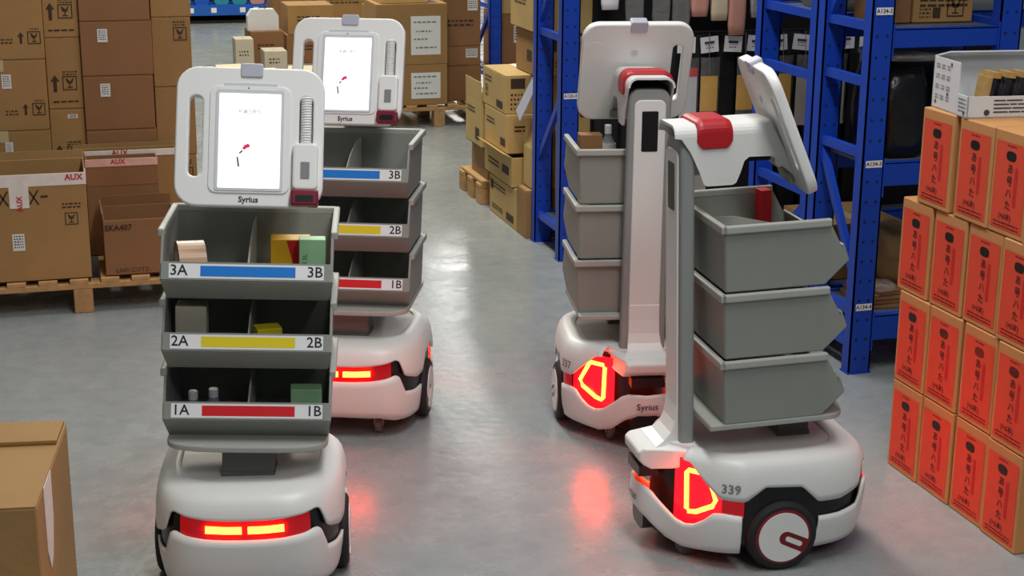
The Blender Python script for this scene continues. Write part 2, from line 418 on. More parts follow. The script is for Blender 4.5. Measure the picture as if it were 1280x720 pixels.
    hwf = lambda y: float(np.interp(y, [.2,.24,.30,.36], [.112,.108,.092,.070]))
    n = len(fp_); b = MB(); b.add([(-hwf(y), y, z) for y, z in fp_]+[(hwf(y), y, z) for y, z in fp_], [tuple(range(n-1,-1,-1)), tuple(range(n,2*n))]+[(i,(i+1)%n,n+(i+1)%n,n+i) for i in range(n)])
    ft = b.build('column_foot', 'white', R, bevel=.006, seg=3)
    fp_ = [(.236,.300),(.236,.47),(.247,.47),(.249,.42),(.254,.375),(.265,.345),(.285,.325),(.315,.311),(.315,.300)]
    hwf = lambda y: float(np.interp(y, [.236,.25,.285,.315], [.050,.051,.062,.075]))
    n = len(fp_); b = MB(); b.add([(-hwf(y), y, z) for y, z in fp_]+[(hwf(y), y, z) for y, z in fp_], [tuple(range(n-1,-1,-1)), tuple(range(n,2*n))]+[(i,(i+1)%n,n+(i+1)%n,n+i) for i in range(n)])
    b.build('foot_fillet', 'white', ft, bevel=.004, seg=2)
    b = MB(); b.box(-.055,.055,.30,.352,.222,.252); b.build('sensor_window', 'black', R)
    C0, C1 = .200, .240
    b = MB(); rows = []
    for z, hw, dy in [(.312,.074,0),(.6,.072,0),(.9,.070,0),(1.125,.068,0)]+[(1.125+.042*math.sin(a*PI/16), .068-.032*(1-math.cos(a*PI/16)), .004*(1-math.cos(a*PI/16))) for a in range(1,9)]:
        rows.append([(x, y, z) for x, y in rrect(-hw, hw, C0+dy, C1-dy, .012, 4)])
    b.grid(rows, True); n = len(rows[0]); b.f.append(tuple(range(n-1,-1,-1))); b.f.append(tuple((len(rows)-1)*n+i for i in range(n)))
    up.append(b.build('column', 'colgrey', R, smooth=False))
    b = MB(); b.prism(rrect(-.050,.050,.318,1.135,.022,5), C1-.004, C1+.005, 'y'); cf = b.build('column_face', 'white', R, bevel=.003); up.append(cf)
    b = MB(); b.prism(rrect(-.026,.026,.972,1.10,.004,3), C1, C1+.0062, 'y'); b.build('camera_slot', 'black', cf)
    # ---- arm: open channel from the column to the display
    AY = .030
    ZB = lambda y: float(np.interp(y+AY, [-.06,-.02,.02,.085,.098,.108,.120,.130,.200,.210,.222,.245,.270,.288], [1.04,1.075,1.113,1.115,1.105,1.075,1.048,1.043,1.043,1.050,1.085,1.135,1.172,1.192]))
    def channel(ys, hw, ztop, zb, r):
        rows = []
        for y in ys:
            zt = ztop(y); z0 = min(zb(y), zt-r-.002); row = [(-hw, y, z0), (-hw, y, (z0+zt-r)/2)]
            for k in range(6):
                a = PI-PI/2*k/5; row.append((-hw+r+r*math.cos(a), y, zt-r+r*math.sin(a)))
            for k in range(6):
                a = PI/2-PI/2*k/5; row.append((hw-r+r*math.cos(a), y, zt-r+r*math.sin(a)))
            row += [(hw, y, (z0+zt-r)/2), (hw, y, z0)]; rows.append(row)
        return rows
    ztp = lambda y: 1.207 if y+AY > .018 else 1.207+(y+AY-.018)*1.9
    b = MB(); b.grid(channel([q-AY for q in (-.045,-.02,0.,.02,.05,.085,.092,.098,.103,.108,.114,.120,.130,.165,.200,.205,.210,.216,.222,.235,.245,.258,.270,.288)], .075, ztp, ZB, .03))
    arm = b.build('arm', 'white', R, solid=.007, off=-1, smooth=False); up.append(arm)
    b = MB(); b.box(-.060,.060,.02-AY,.225-AY,1.10,1.17); b.build('arm_core', 'blackmatt', arm)
    zc = lambda y: 1.143+ .022*max(0, (abs(y+AY-.180)-.030)/.019)**2
    zt2 = lambda y: 1.219-.008*max(0, (abs(y+AY-.180)-.032)/.017)**2
    b = MB(); b.grid(channel([q-AY for q in (.131,.134,.14,.148,.165,.18,.195,.212,.220,.226,.229)], .081, zt2, zc, .032)); up.append(b.build('arm_cap', 'redplastic', R, solid=.008, off=-1, smooth=False, bevel=.003))
    # ---- display
    T = TD    # local: x across, z up the panel, -y towards the operator
    cu = bpy.data.curves.new('c', 'CURVE'); cu.dimensions = '2D'; cu.fill_mode = 'BOTH'; cu.extrude = .009; cu.bevel_depth = .005; cu.bevel_resolution = 2
    for pts in (rrect(-.178,.178,-.171,.171,.05,7), rrect(-.155,-.112,-.106,.106,.0205,6), rrect(.117,.160,-.106,.109,.0205,6)):
        sp = cu.splines.new('POLY'); sp.points.add(len(pts)-1); sp.use_cyclic_u = True
        for p, q in zip(sp.points, pts): p.co = (q[0], q[1], 0, 1)
    o = bpy.data.objects.new('c', cu); COL.objects.link(o)
    me = bpy.data.meshes.new_from_object(o.evaluated_get(bpy.context.evaluated_depsgraph_get())); bpy.data.objects.remove(o)
    me.transform(Matrix.Rotation(PI/2, 4, 'X')); me.materials.clear(); me.materials.append(MATS['tabwhite']); me.name = 'display'
    tb = bpy.data.objects.new('display', me); COL.objects.link(tb); tb.parent = R; tb.matrix_local = T; up.append(tb)
    b = MB(); b.prism(rrect(-.100,.100,-.1425,.128,.02,4), -.0175, -.013, 'y'); b.build('bezel', 'tabwhite', tb, bevel=.002)
    b = MB(); b.prism(rrect(-.066,.066,.126,.136,.005,4), -.017, -.013, 'y'); b.build('bezel_lip', 'bezel', tb, bevel=.002)
    b = MB(); b.prism(rrect(.113,.164,-.110,.113,.02,4), .0095, .0148, 'y'); b.build('slot_back', 'tabwhite', tb)
    b = MB(); b.prism(rrect(-.084,.084,-.136,.118,.006,4), -.0195, -.0165, 'y'); b.build('tablet', 'bezel', tb)
    b = MB(); b.prism(rrect(-.076,.076,-.130,.108,.003,3), -.0205, -.018, 'y'); b.build('screen', 'screen', tb)
    fr = lambda y: (lambda u, v: (u, y, v))
    Flat().text('机器已就位', .0112, 0, .062).map(fr(-.0208), 'screen_text', 'scrgrey', tb)
    f = Flat(); f.rect(-.068,.068,.046,.0472); f.poly([(-.0,-.014),(.034,.004),(.050,-.058),(.044,-.060),(.022,-.045),(.008,-.038)]); f.rect(-.030,-.008,-.129,-.058); f.map(fr(-.0207), 'screen_drawing', 'scrlight', tb)
    Flat().poly([(-.018,-.031),(-.012,-.022),(-.003,-.018),(.002,-.023),(.000,-.028),(-.006,-.029),(-.011,-.034)]).map(fr(-.0209), 'screen_drawing', 'scrred', tb)
    Flat().poly([(-.031,-.052),(-.027,-.052),(-.023,-.076),(-.027,-.077)]).poly([(-.025,-.041),(-.017,-.034),(-.016,-.038),(-.023,-.045)]).map(fr(-.0209), 'screen_drawing', 'scrgrey', tb)
    Flat().text('Syrius', .0205, 0, -.158, bold=.03).map(fr(-.0148), 'display_lettering', 'textgrey', tb)
    for k in range(3):
        b = MB(); b.lathe([(.0018,-.0158),(.0018,-.0135)], 'y', (-.092,0,-.02-.009*k), 8); b.build('indicator_dot', 'textgrey', tb)
    b = MB(); b.lathe([(.0022,-.0178),(.0022,-.0165)], 'y', (-.005,0,.1225), 8); b.build('lens', 'textgrey', tb)
    b = MB(); b.prism(rrect(-.026,.030,.150,.186,.006,4), -.018, .019, 'y'); b.build('top_clip', 'lilac', tb, bevel=.003)
    b = MB(); b.lathe([(.012,.013),(.012,.0165),(.009,.0165),(.009,.0148)], 'y', (.01,0,.075), 20); b.build('rear_socket', 'bezel', tb)
    b = MB(); b.box(-.04,.075,.012,.03,-.165,-.13); b.build('hinge', 'rim', tb, bevel=.01)
    # ---- tray and stem
    b = MB(); pts = []
    for k in range(25):
        a = PI+PI*k/24; pts.append((.205*math.copysign(abs(math.cos(a))**.55, math.cos(a)), -.125+.075*-abs(math.sin(a))**.7))
    pts += [(.205,.20),(-.205,.20)]
    b.prism(pts, .405, .422, 'z'); up.append(b.build('bin_tray', 'rim', R, bevel=.004))
    b = MB(); b.box(-.067,.067,-.135,-.045,.305,.405); up.append(b.build('tray_stem', 'darkgrey', R, bevel=.004))
    b = MB(); b.box(-.069,.069,-.138,-.042,.303,.328); up.append(b.build('stem_collar', 'darkgrey', R, bevel=.003))
    return R, up

# ---------------------------------------------------------------- bins
def build_bin(num, colour):
    B = thing('storage_bin', 'x', 'bin', group='grey stacking bins on the robots')
    H = .170; hw, hb = .209, .201      # origin: bin bottom at local z = 0, rim at z = H
    tip = (-.143, .062); top = (-.088, H); bot = (-.082, 0)
    yb, ybb = .196, .188
    def X(z): return hb+(hw-hb)*min(1, z/.06)
    b = MB()
    for q in (-1, 1):
        b.add([(q*hb,ybb,0),(q*hw,yb,H),(q*hw,top[0],H),(q*hw,tip[0],tip[1]),(q*hb,bot[0],0)], [(0,1,2,3,4)])
    b.add([(-hb,ybb,0),(hb,ybb,0),(hw,yb,H),(-hw,yb,H)], [(0,1,2,3)])
    b.add([(-hb,ybb,0),(hb,ybb,0),(hb,bot[0],0),(-hb,bot[0],0)], [(0,1,2,3)])
    b.add([(-hb,bot[0],0),(hb,bot[0],0),(hw,tip[0],tip[1]),(-hw,tip[0],tip[1])], [(0,1,2,3)])
    lp = (-.128, .104)
    b.add([(-hw,tip[0],tip[1]),(hw,tip[0],tip[1]),(hw,lp[0],lp[1]),(-hw,lp[0],lp[1])], [(0,1,2,3)])
    b.build('body', 'bin', B, solid=.006, off=0)
    b = MB()
    b.box(-hw-.013,-hw+.004,top[0]-.004,yb+.012,H-.013,H+.008).box(hw-.004,hw+.013,top[0]-.004,yb+.012,H-.013,H+.008)
    b.box(-hw-.013,hw+.013,yb-.004,yb+.013,H-.013,H+.008); b.build('rim', 'rim', B, bevel=.004)
    b = MB(); b.prism([(.182,.01),(.187,H-.02),(.10,H-.02),(-.02,H-.05),(-.11,.075),(-.082,.012)], -.002, .002, 'x'); b.build('divider', 'divider', B)
    # label strip on the lip
    dv = Vector((lp[0]-tip[0], lp[1]-tip[1])); ln = dv.length; dv /= ln; nv = Vector((-dv.y, dv.x))
    if nv.x > 0: nv = -nv
    def on(off):
        return lambda u, v: (u, tip[0]+dv.x*v+nv.x*off, tip[1]+dv.y*v+nv.y*off)
    c = on(.0037)
    ls = Flat().rect(-.190,.190,.004,.040).map(c, 'label_strip', 'labelwhite', B)
    Flat().rect(-.113,.120,.009,.035).map(on(.0042), 'colour_bar', colour, ls)
    Flat().text(num+'A', .037, -.166, .0225, bold=.012).map(on(.0042), 'label_text', 'labeltext', ls); Flat().text(num+'B', .037, .168, .0225, bold=.012).map(on(.0042), 'label_text', 'labeltext', ls)
    return B

class Pose:
    def __init__(s, o, ang):
        a = math.radians(ang); s.Y = -(RH*math.cos(a)+FH*math.sin(a)); s.X = s.Y.cross(Vector((0,0,1))); s.o = Vector((o[0], o[1], 0))
        s.rz = math.atan2(s.X.y, s.X.x)
    def w(s, p): return s.o+s.X*p[0]+s.Y*p[1]+Vector((0,0,p[2]))
POSES = [Pose((.424,3.940),-85), Pose((.917,5.070),-95), Pose((1.813,4.793),96), Pose((1.8145,3.784),12)]
SWIV = [0, 0, 0, -7]       # slight swivel of the display
LEAN = [(.035,0), (0,0), (0,0), (0,-.035)]       # (sideways, fore-aft) tilt of the structure above the base
RL = ['white picking robot with a tape roll and boxes in its bins, lit screen',
      'white picking robot with lit screen standing behind the robot with filled bins',
      'white picking robot numbered 337 with its column turned forward, beside the blue rack',
      'white picking robot numbered 339 seen from its side, next to the orange cartons']
SHORT = ['the robot holding a tape roll', 'the rear lit-screen robot', 'the robot beside the blue rack post', 'the robot by the orange cartons']
proto, upparts = build_robot(RL[0])
UPD = set(o.data for o in upparts); ROB = []; CARRY = [[], [], [], []]
bins = [build_bin('1', 'sred'), build_bin('2', 'syellow'), build_bin('3', 'sblue')]
BY = -.03; BZ = [.4235, .6065, .7895]; LV = ['bottom', 'middle', 'top']; LC = ['red', 'yellow', 'blue']
def scanner():
    S = thing('barcode_scanner', 'x', 'scanner', group='handheld scanners on the robot displays')
    b = MB(); b.prism(rrect(-.031,.031,-.058,.060,.012,4), -.022, .020, 'y'); b.build('body', 'tabwhite', S, bevel=.006, seg=3)
    b = MB(); b.prism(rrect(-.034,.034,-.097,-.056,.008,4), -.028, .022, 'y'); h = b.build('head', 'maroon', S, bevel=.005)
    b = MB(); b.prism(rrect(-.022,.022,-.088,-.072,.003,3), -.0295, -.027, 'y'); b.build('window', 'black', h)
    b = MB(); b.prism(rrect(-.011,.011,-.03,.012,.002,3), -.0235, -.021, 'y'); b.build('trigger', 'numgrey', S)
    pts = []
    for k in range(18*10+1):
        a = 2*PI*k/10; pts.append((.011*math.cos(a), -.004+.011*math.sin(a), .058+.118*k/180))
    b = MB(); b.tube(pts, .0034, 6); b.build('coiled_cord', 'tabwhite', S, smooth=True)
    return S
scan = scanner()
used = {'bin': [False]*3}
for i, P in enumerate(POSES):
    if i == 0:
        r = proto
    else:
        r = proto.copy(); COL.objects.link(r); r['label'] = RL[i]
        for ch in list(proto.children):
            c = ch.copy(); COL.objects.link(c); c.parent = r
            for g in list(ch.children):
                d = g.copy(); COL.objects.link(d); d.parent = c
    r.location = P.o; r.rotation_euler = (0, 0, P.rz)
    if SWIV[i]:
        for ch in r.children:
            if ch.name.startswith('display'): ch.matrix_local = Matrix.Rotation(math.radians(SWIV[i]), 4, 'Z') @ ch.matrix_local
    if i in (2, 3):
        q = 1 if i == 2 else -1
        sN = s_of('y', .150)
        def onshell(u, v, q=q):
            x, y, z = SC(sN+q*u*q*q, prof(.24)+.008, 0) if q > 0 else SC(sN-u, prof(.24)+.008, 0)
            return (q*x, y, .242+v)
        Flat().text('337' if i == 2 else '339', .036, 0, 0, bold=.02).map(onshell, 'number', 'numgrey', r)
    # bins
    for k in range(3):
        lab = '%s grey bin with %s label strip on %s' % (LV[k], LC[k], SHORT[i]) if i < 2 else '%s grey stacking bin on %s' % (LV[k], SHORT[i])
        p = P.w((0, BY, BZ[k]))
        if i == 0:
            B = bins[k]; B['label'] = lab; B.location = p; B.rotation_euler = (0, 0, P.rz)
        else:
            B = dup(bins[k], lab, p, P.rz)
        CARRY[i].append(B)
    # scanner hangs in the right slot of the display
    Mx = Matrix.Translation(P.o) @ Matrix.Rotation(P.rz, 4, 'Z') @ Matrix.Rotation(math.radians(SWIV[i]), 4, 'Z') @ TD @ Matrix.Translation((.139, -.012, -.075))
    lab = 'white barcode scanner with maroon head on '+SHORT[i]
    S = scan if i == 0 else dup(scan, lab)
    S['label'] = lab; S.matrix_world = Mx
    ROB.append(r); CARRY[i].append(S)
# the structure above the base tilts very slightly on two robots
def tilt(l): return Matrix.Translation((0,0,.3)) @ Matrix.Rotation(l[0], 4, 'Y') @ Matrix.Rotation(l[1], 4, 'X') @ Matrix.Translation((0,0,-.3))
bpy.context.view_layer.update()
LM = []
for i, P in enumerate(POSES):
    W = Matrix.Translation(P.o) @ Matrix.Rotation(P.rz, 4, 'Z'); LM.append(W @ tilt(LEAN[i]) @ W.inverted())
    if LEAN[i] == (0,0): continue
    for ch in ROB[i].children:
        if ch.data in UPD: ch.matrix_local = tilt(LEAN[i]) @ ch.matrix_local
    for B in CARRY[i]: B.matrix_world = LM[i] @ B.matrix_world
def inbin(o, k, p, rz=0, i=0):
    """place a thing inside bin k of robot i"""
    P = POSES[i]; M_ = Matrix.Translation(P.o) @ Matrix.Rotation(P.rz, 4, 'Z') @ Matrix.Translation((p[0], p[1]+BY, BZ[k]+.004+p[2])) @ Matrix.Rotation(rz, 4, 'Z')
    o.matrix_world = LM[i] @ M_

# goods in the bins
t = thing('tape_roll', 'roll of brown packing tape in the top bin', 'tape')
b = MB(); b.lathe([(.042,-.034),(.066,-.034),(.066,.034),(.042,.034)], 'x', (0,0,.066), 32); b.build('tape_winding', 'kraft', t)
b = MB(); b.lathe([(.038,-.035),(.0425,-.035),(.0425,.035),(.038,.035)], 'x', (0,0,.066), 32); b.build('core', 'cream', t)
inbin(t, 2, (-.148, -.045, 0), .25)
def pack(name, label, cat, w, d, h, material, extra=None):
    t = thing(name, label, cat); b = MB(); b.box(-w/2,w/2,-d/2,d/2,0,h); b.build('box', material, t, bevel=.002)
    if extra: extra(t, w, d, h)
    return t
def ex(t, w, d, h):
    Flat().poly([(-w*.1,h*.98),(w*.5,h*.98),(w*.5,h*.02),(w*.25,h*.02)]).map(lambda u, v: (u, -d/2-.0006, v), 'printed_panel', 'sred', t)
    Flat().rect(-w*.3,-w*.1,h*.1,h*.2).map(lambda u, v: (u, -d/2-.0008, v), 'printed_mark', 'print', t)
inbin(pack('product_box', 'yellow and red product box in the top bin', 'box', .10, .06, .135, 'ycard', ex), 2, (.100, .01, 0), .05)
def ex(t, w, d, h):
    Flat().text('1.5L', .016, -w*.28, h*.66, rot=PI/2).map(lambda u, v: (u, -d/2-.0006, v), 'printed_text', 'print', t)
    Flat().lines(-w*.1,w*.35,h*.22,2,.012,.005).map(lambda u, v: (u, -d/2-.0006, v), 'printed_lines', 'print', t)
inbin(pack('product_box', 'pale green product box in the top bin', 'box', .066, .04, .150, 'green', ex), 2, (.158, -.055, 0), .05)
def ex(t, w, d, h):
    b = MB(); b.lathe([(.005,-d/2-.001),(.005,-d/2)], 'y', (-w*.2,0,h*.45), 12); b.build('button', 'black', t)
inbin(pack('product_box', 'plain pale grey box in the middle bin', 'box', .078, .06, .145, 'beige', ex), 1, (-.148, -.02, 0))
inbin(pack('product_box', 'flat yellow box in the middle bin', 'box', .065, .05, .09, 'syellow'), 1, (.045, -.03, 0), .3)
def ex(t, w, d, h):
    Flat().rect(-w*.5,w*.5,h*.45,h*.55).map(lambda u, v: (u, -d/2-.0006, v), 'printed_band', 'syellow', t)
inbin(pack('product_box', 'green box with a yellow band in the bottom bin', 'box', .08, .05, .115, 'green', ex), 0, (.145, -.045, 0), .05)
inbin(pack('product_box', 'small red box lying in the bottom bin', 'box', .05, .04, .065, 'sred'), 0, (-.05, -.045, 0), .3)
for k, (x, y) in enumerate(((-.145,-.045),(-.095,-.025))):
    t = thing('bottle', 'small clear bottle with a pale cap in the bottom bin', 'bottle', group='clear bottles in the bottom bin')
    b = MB(); b.lathe([(.020,0),(.021,.004),(.021,.055),(.012,.075),(.010,.08)], 'z', n=16); b.build('body', 'bottle', t, smooth=False)
    b = MB(); b.lathe([(.0125,.078),(.0125,.098),(.011,.1)], 'z', n=16); b.build('cap', 'bezel', t)
    inbin(t, 0, (x, y, 0))
t = thing('bottle', 'dark bottle with white label standing in the top bin of the robot numbered 337', 'bottle')
b = MB(); b.lathe([(.024,0),(.026,.004),(.026,.15),(.012,.178),(.011,.19)], 'z', n=16); b.build('body', 'bottle', t)
b = MB(); b.lathe([(.0265,.11),(.0265,.155),(.024,.155)], 'z', n=16); b.build('paper_label', 'paper', t); b = MB(); b.lathe([(.012,.188),(.012,.215),(.010,.217)], 'z', n=16); b.build('cap', 'labelwhite', t)
inbin(t, 2, (.085, -.01, 0), 0, 2)
inbin(pack('product_box', 'brown box standing in the top bin of the robot numbered 337', 'box', .075, .06, .195, 'cartondark'), 2, (.152, .03, 0), 0, 2)
inbin(pack('product_box', 'red box edge rising from the top bin of the robot numbered 339', 'box', .045, .03, .175, 'sred'), 2, (.168, -.050, 0), .1, 3)

# ================================================================== CARTONS
def fmap(face, wd, d, off=.0014):
    return {'front': lambda u, v: (u, -d/2-off, v), 'left': lambda u, v: (-wd/2-off, -u, v), 'right': lambda u, v: (wd/2+off, u, v)}[face]
def carton(label, x0, x1, y0, y1, z0, z1, material='carton', rz=0, top='closed', prints=None, group=None, tapes=True, name='cardboard_box'):
    wd, d, h = x1-x0, y1-y0, z1-z0
    t = thing(name, label, 'box', ((x0+x1)/2, (y0+y1)/2, z0), rz, group)
    if top == 'closed':
        b = MB(); b.box(-wd/2,wd/2,-d/2,d/2,0,h-.004); b.build('body', material, t, bevel=.003, seg=1)
        lng = wd >= d
        for q in (-1, 1):
            b = MB()
            if lng: b.box(-wd/2+.001,wd/2-.001, *sorted((q*.0015, q*(d/2-.001))), h-.0045, h)
            else: b.box(*sorted((q*.0015, q*(wd/2-.001))), -d/2+.001,d/2-.001, h-.0045, h)
            b.build('flap', material, t)
        if tapes:
            b = MB()
            if lng: b.box(-wd/2,wd/2,-.024,.024,h-.0005,h+.0008).box(-wd/2-.001,-wd/2,-.024,.024,h-.05,h+.0008).box(wd/2,wd/2+.001,-.024,.024,h-.05,h+.0008)
            else: b.box(-.024,.024,-d/2,d/2,h-.0005,h+.0008).box(-.024,.024,-d/2-.001,-d/2,h-.05,h+.0008).box(-.024,.024,d/2,d/2+.001,h-.05,h+.0008)
            b.build('tape', 'tape', t)
    else:
        th = .006; b = MB()
        b.box(-wd/2,wd/2,-d/2,-d/2+th,0,h).box(-wd/2,wd/2,d/2-th,d/2,0,h).box(-wd/2,-wd/2+th,-d/2+th,d/2-th,0,h).box(wd/2-th,wd/2,-d/2+th,d/2-th,0,h).box(-wd/2,wd/2,-d/2,d/2,0,th)
        b.build('body', material, t, bevel=.0015, seg=1)
        # raised flaps, given as (side, height, outward lean)
        for side, fh, ln in top:
            b = MB(); mi, ma = (-wd/2+.002, wd/2-.002) if side in 'fb' else (-d/2+.002, d/2-.002)
            q = -1 if side in 'fl' else 1; e = (d if side in 'fb' else wd)/2
            dx = q*fh*math.sin(ln); dz = fh*math.cos(ln)
            p = [(q*e, h), (q*e+dx, h+dz), (q*e+dx-q*.004, h+dz), (q*e-q*.004, h)]
            if side in 'fb': b.prism(p, mi, ma, 'x')
            else: b.prism([(a, c) for a, c in p], mi, ma, 'y')
            b.build('flap', material, t)
    if prints: prints(t, wd, d, h)
    return t
def label_paper(t, face, wd, d, u0, u1, v0, v1, nl=5):
    o = Flat().rect(u0,u1,v0,v1).map(fmap(face, wd, d), 'paper_label', 'paper', t)
    Flat().lines(u0+.006,u1-.006,v1-(v1-v0)*.14,nl,(v1-v0)*.8/nl,(v1-v0)*.07).map(fmap(face, wd, d, .0022), 'label_print', 'print', o)
def print_items(face, t, wd, d, h, items, W_):
    for it in items:
        k = it[0]; f = Flat(); nm = 'printed_lines'
        if k == 'arrow': f.arrow(it[1]*W_, it[2]*h, it[3]); nm = 'printed_arrow'
        elif k == 'glass': f.glass(it[1]*W_, it[2]*h, it[3]); nm = 'printed_symbol'
        elif k == 'text': f.text(it[1], it[4], it[2]*W_, it[3]*h); nm = 'printed_text'
        elif k == 'lines': f.lines(it[1]*W_, it[2]*W_, it[3]*h, it[4], it[5], it[5]*.45)
        elif k == 'rect': f.rect(it[1]*W_, it[2]*W_, it[3]*h, it[4]*h); nm = 'printed_block'
        elif k == 'paper': label_paper(t, face, wd, d, it[1]*W_, it[2]*W_, it[3]*h, it[4]*h)
        elif k == 'front': print_items('front', t, wd, d, h, it[1], wd)
        if f.v: f.map(fmap(face, wd, d), nm, 'print', t)
def pr(face, items):
    return lambda t, wd, d, h: print_items(face, t, wd, d, h, items, wd)
def prl(items):       # prints on the left (-X) face, u measured in depth
    return lambda t, wd, d, h: print_items('left', t, wd, d, h, items, d)

# ---------------------------------------------------------------- pallets
def pallet(label, x0, x1, y0, y1, boards, blocks, h=.145):
    t = thing('wooden_pallet', label, 'pallet', ((x0+x1)/2, (y0+y1)/2, 0)); cx, cy = (x0+x1)/2, (y0+y1)/2
    for bx in boards:
        b = MB(); b.box(bx-cx-.038,bx-cx+.038,y0-cy,y1-cy,h-.018,h); b.build('top_board', 'wood', t, bevel=.002, seg=1)
    ys = (y0, (y0+y1)/2-.045, y1-.09)
    for k, yy in enumerate(ys):
        b = MB(); b.box(x0-cx,x1-cx,yy-cy,yy-cy+.09,h-.041,h-.018); b.build('stringer', 'wood', t, bevel=.002, seg=1)
        for bx in blocks:
            b = MB(); b.box(bx-cx-.039,bx-cx+.039,yy-cy,yy-cy+.09,0,h-.041); b.build('block', 'wood', t, bevel=.003, seg=1)
    return t
pallet('long wooden pallet under the tall stacks of brown cartons', -.90, .98, 6.54, 7.74, [-.86+.1255*k for k in range(15)], [-.55, .032, .60, .94])
Z0 = .1455
TIP = [('arrow',-.1,.5,.09),('glass',.22,.5,.085),('lines',.12,.34,.72,2,.012),('lines',-.40,-.2,.46,2,.016)]
# left column
xs = (-.47, -.060)
for k, (a, c) in enumerate(((Z0,.362),(.363,.670),(.671,.984),(.985,1.300))):
    carton('tan carton at the outer end of the tall stacks, %s from the pallet' % ['first', 'second', 'third', 'fourth'][k], xs[0]+.004*k, xs[1]+.001*(k % 2), 7.20, 7.66, a, c,
           prints=pr('front', [('arrow',.26,.30,.05),('glass',.40,.30,.055),('lines',.05,.18,.28,2,.014),('lines',.36,.45,.42,1,.012)] + ([('paper',.03,.13,.60,.80)] if k == 2 else [('paper',.02,.10,.66,.84)] if k == 1 else [])), group='tan cartons of the outer stack')
for k, (a, c) in enumerate(((Z0,.44),(.441,.755),(.756,1.072),(1.073,1.39))):
    carton('narrow tan carton with upright arrows between two stacks, %s from the pallet' % ['first', 'second', 'third', 'fourth'][k], -.0575, .0935, 7.24, 7.66, a, c, tapes=False,
           prints=pr('front', [('arrow',-.28,.36,.075),('glass',.14,.36,.062),('lines',-.05,.36,.52,2,.012),('lines',-.36,.36,.10,1,.016)] + ([('paper',.02,.30,.86,.92)] if k == 1 else [])), group='narrow cartons with arrows')
for k, (a, c) in enumerate(((Z0,.40),(.401,.655),(.656,.899),(.900,1.142),(1.143,1.385))):
    carton('dark brown carton in the middle stack, %s from the pallet' % ['first', 'second', 'third', 'fourth', 'fifth'][k], .0955, .402+.004*(k % 2), 7.22, 7.62, a, c, 'cartondark', tapes=False,
           prints=pr('front', [('paper',-.26,-.12,.62,.86)] if k in (2, 3) else []), group='dark brown cartons of the middle stack')
for k, (a, c) in enumerate(((Z0,.52),(.521,.836),(.837,1.150),(1.151,1.46))):
    carton('tan carton at the aisle end of the tall stacks, %s from the pallet' % ['first', 'second', 'third', 'fourth'][k], .4085, .582+.004*(k % 2), 7.26, 7.62, a, c, tapes=False,
           prints=pr('front', [('glass',.22,.76,.06),('lines',.05,.36,.93,2,.013)]), group='tan cartons of the aisle stack')
# open cartons at the front of the pallet
def f1(t, wd, d, h):
    pr('front', [('glass',.375,.58,.052),('lines',.31,.45,.72,2,.014),('paper',-.075,.015,.30,.46)])(t, wd, d, h)
    f = Flat()
    for u in (-.20, -.12, .105):
        f.add([(-.022,-.03),(-.014,-.03),(.022,.03),(.014,.03)], [(0,1,2,3)], u*wd, .795*h).add([(.022,-.03),(.014,-.03),(-.022,.03),(-.014,.03)], [(0,3,2,1)], u*wd, .795*h)
    f.rect(.155*wd, .21*wd, .79*h, .81*h); f.map(fmap('front', wd, d, .0016), 'printed_crosses', 'print', t)
    b = MB(); b.box(-wd/2-.001,wd/2+.001,-d/2-.002,-d/2+.008,h-.045,h+.004).box(wd/2-.003,wd/2+.0015,-d/2,-d/2+.1,h-.03,h+.002); tp = b.build('tape', 'tapewhite', t)
    Flat().text('AUX', .034, .41*wd, h-.014, bold=.03).map(fmap('front', wd, d, .0035), 'tape_print', 'tapered', tp)
    b = MB(); b.box(-.075*wd,.070*wd,-d/2-.003,-d/2-.001,.70*h,h+.004); tp2 = b.build('tape', 'tapewhite', t)
    Flat().text('AUX', .03, .0*wd, .742*h, rot=PI/2, bold=.03).map(fmap('front', wd, d, .0045), 'tape_print', 'tapered', tp2)
carton('large open tan carton with white tape and crossed marks, on the pallet front', -.46, .072, 6.56, 6.92, Z0, .592, top=[('b', .035, .1), ('l', .03, 0)], prints=f1)
def f2(t, wd, d, h):
    b = MB(); b.box(-wd/2-.001,wd/2+.001,-d/2-.002,-d/2+.008,h-.028,h+.004); tp = b.build('tape', 'tapepink', t)
    Flat().text('AUX', .03, -.05*wd, h-.008, bold=.02).map(fmap('front', wd, d, .0035), 'tape_print', 'tapered', tp)
    b = MB(); b.box(-wd/2,wd/2,-d/2-.0015,-d/2,.735*h,.742*h); b.build('fold_line', 'cartonin', t)
carton('open brown carton with pink tape behind the small SKA407 carton', .078, .385, 6.93, 7.06, Z0, .572, 'cartondark', top=[('l', .03, .2)], prints=f2)
def f3(t, wd, d, h):
    b = MB(); b.box(-wd/2-.001,wd/2+.001,-d/2-.002,-d/2+.008,h-.022,h+.006); tp = b.build('tape', 'tapewhite', t)
    Flat().text('AUX', .034, -.05*wd, h-.004, bold=.02).map(fmap('front', wd, d, .0035), 'tape_print', 'tapered', tp)
carton('open tan carton with white tape against the dark brown stack', .030, .478, 7.075, 7.19, Z0, .580, top=[('b', .02, 0)], prints=f3)
def f4(t, wd, d, h):
    Flat().text('SKA407', .034, -.30*wd, .86*h, bold=.03).map(fmap('front', wd, d), 'printed_code', 'print', t)
    Flat().text('LINY-COTZ-', .026, -.12*wd, .09*h).map(fmap('front', wd, d), 'printed_text', 'print', t)
    Flat().frame(.27*wd,.45*wd,.10*h,.25*h,.004).map(fmap('front', wd, d), 'printed_frame', 'print', t)
    Flat().rect(.29*wd,.43*wd,.12*h,.23*h).map(fmap('front', wd, d), 'printed_block', 'print', t)
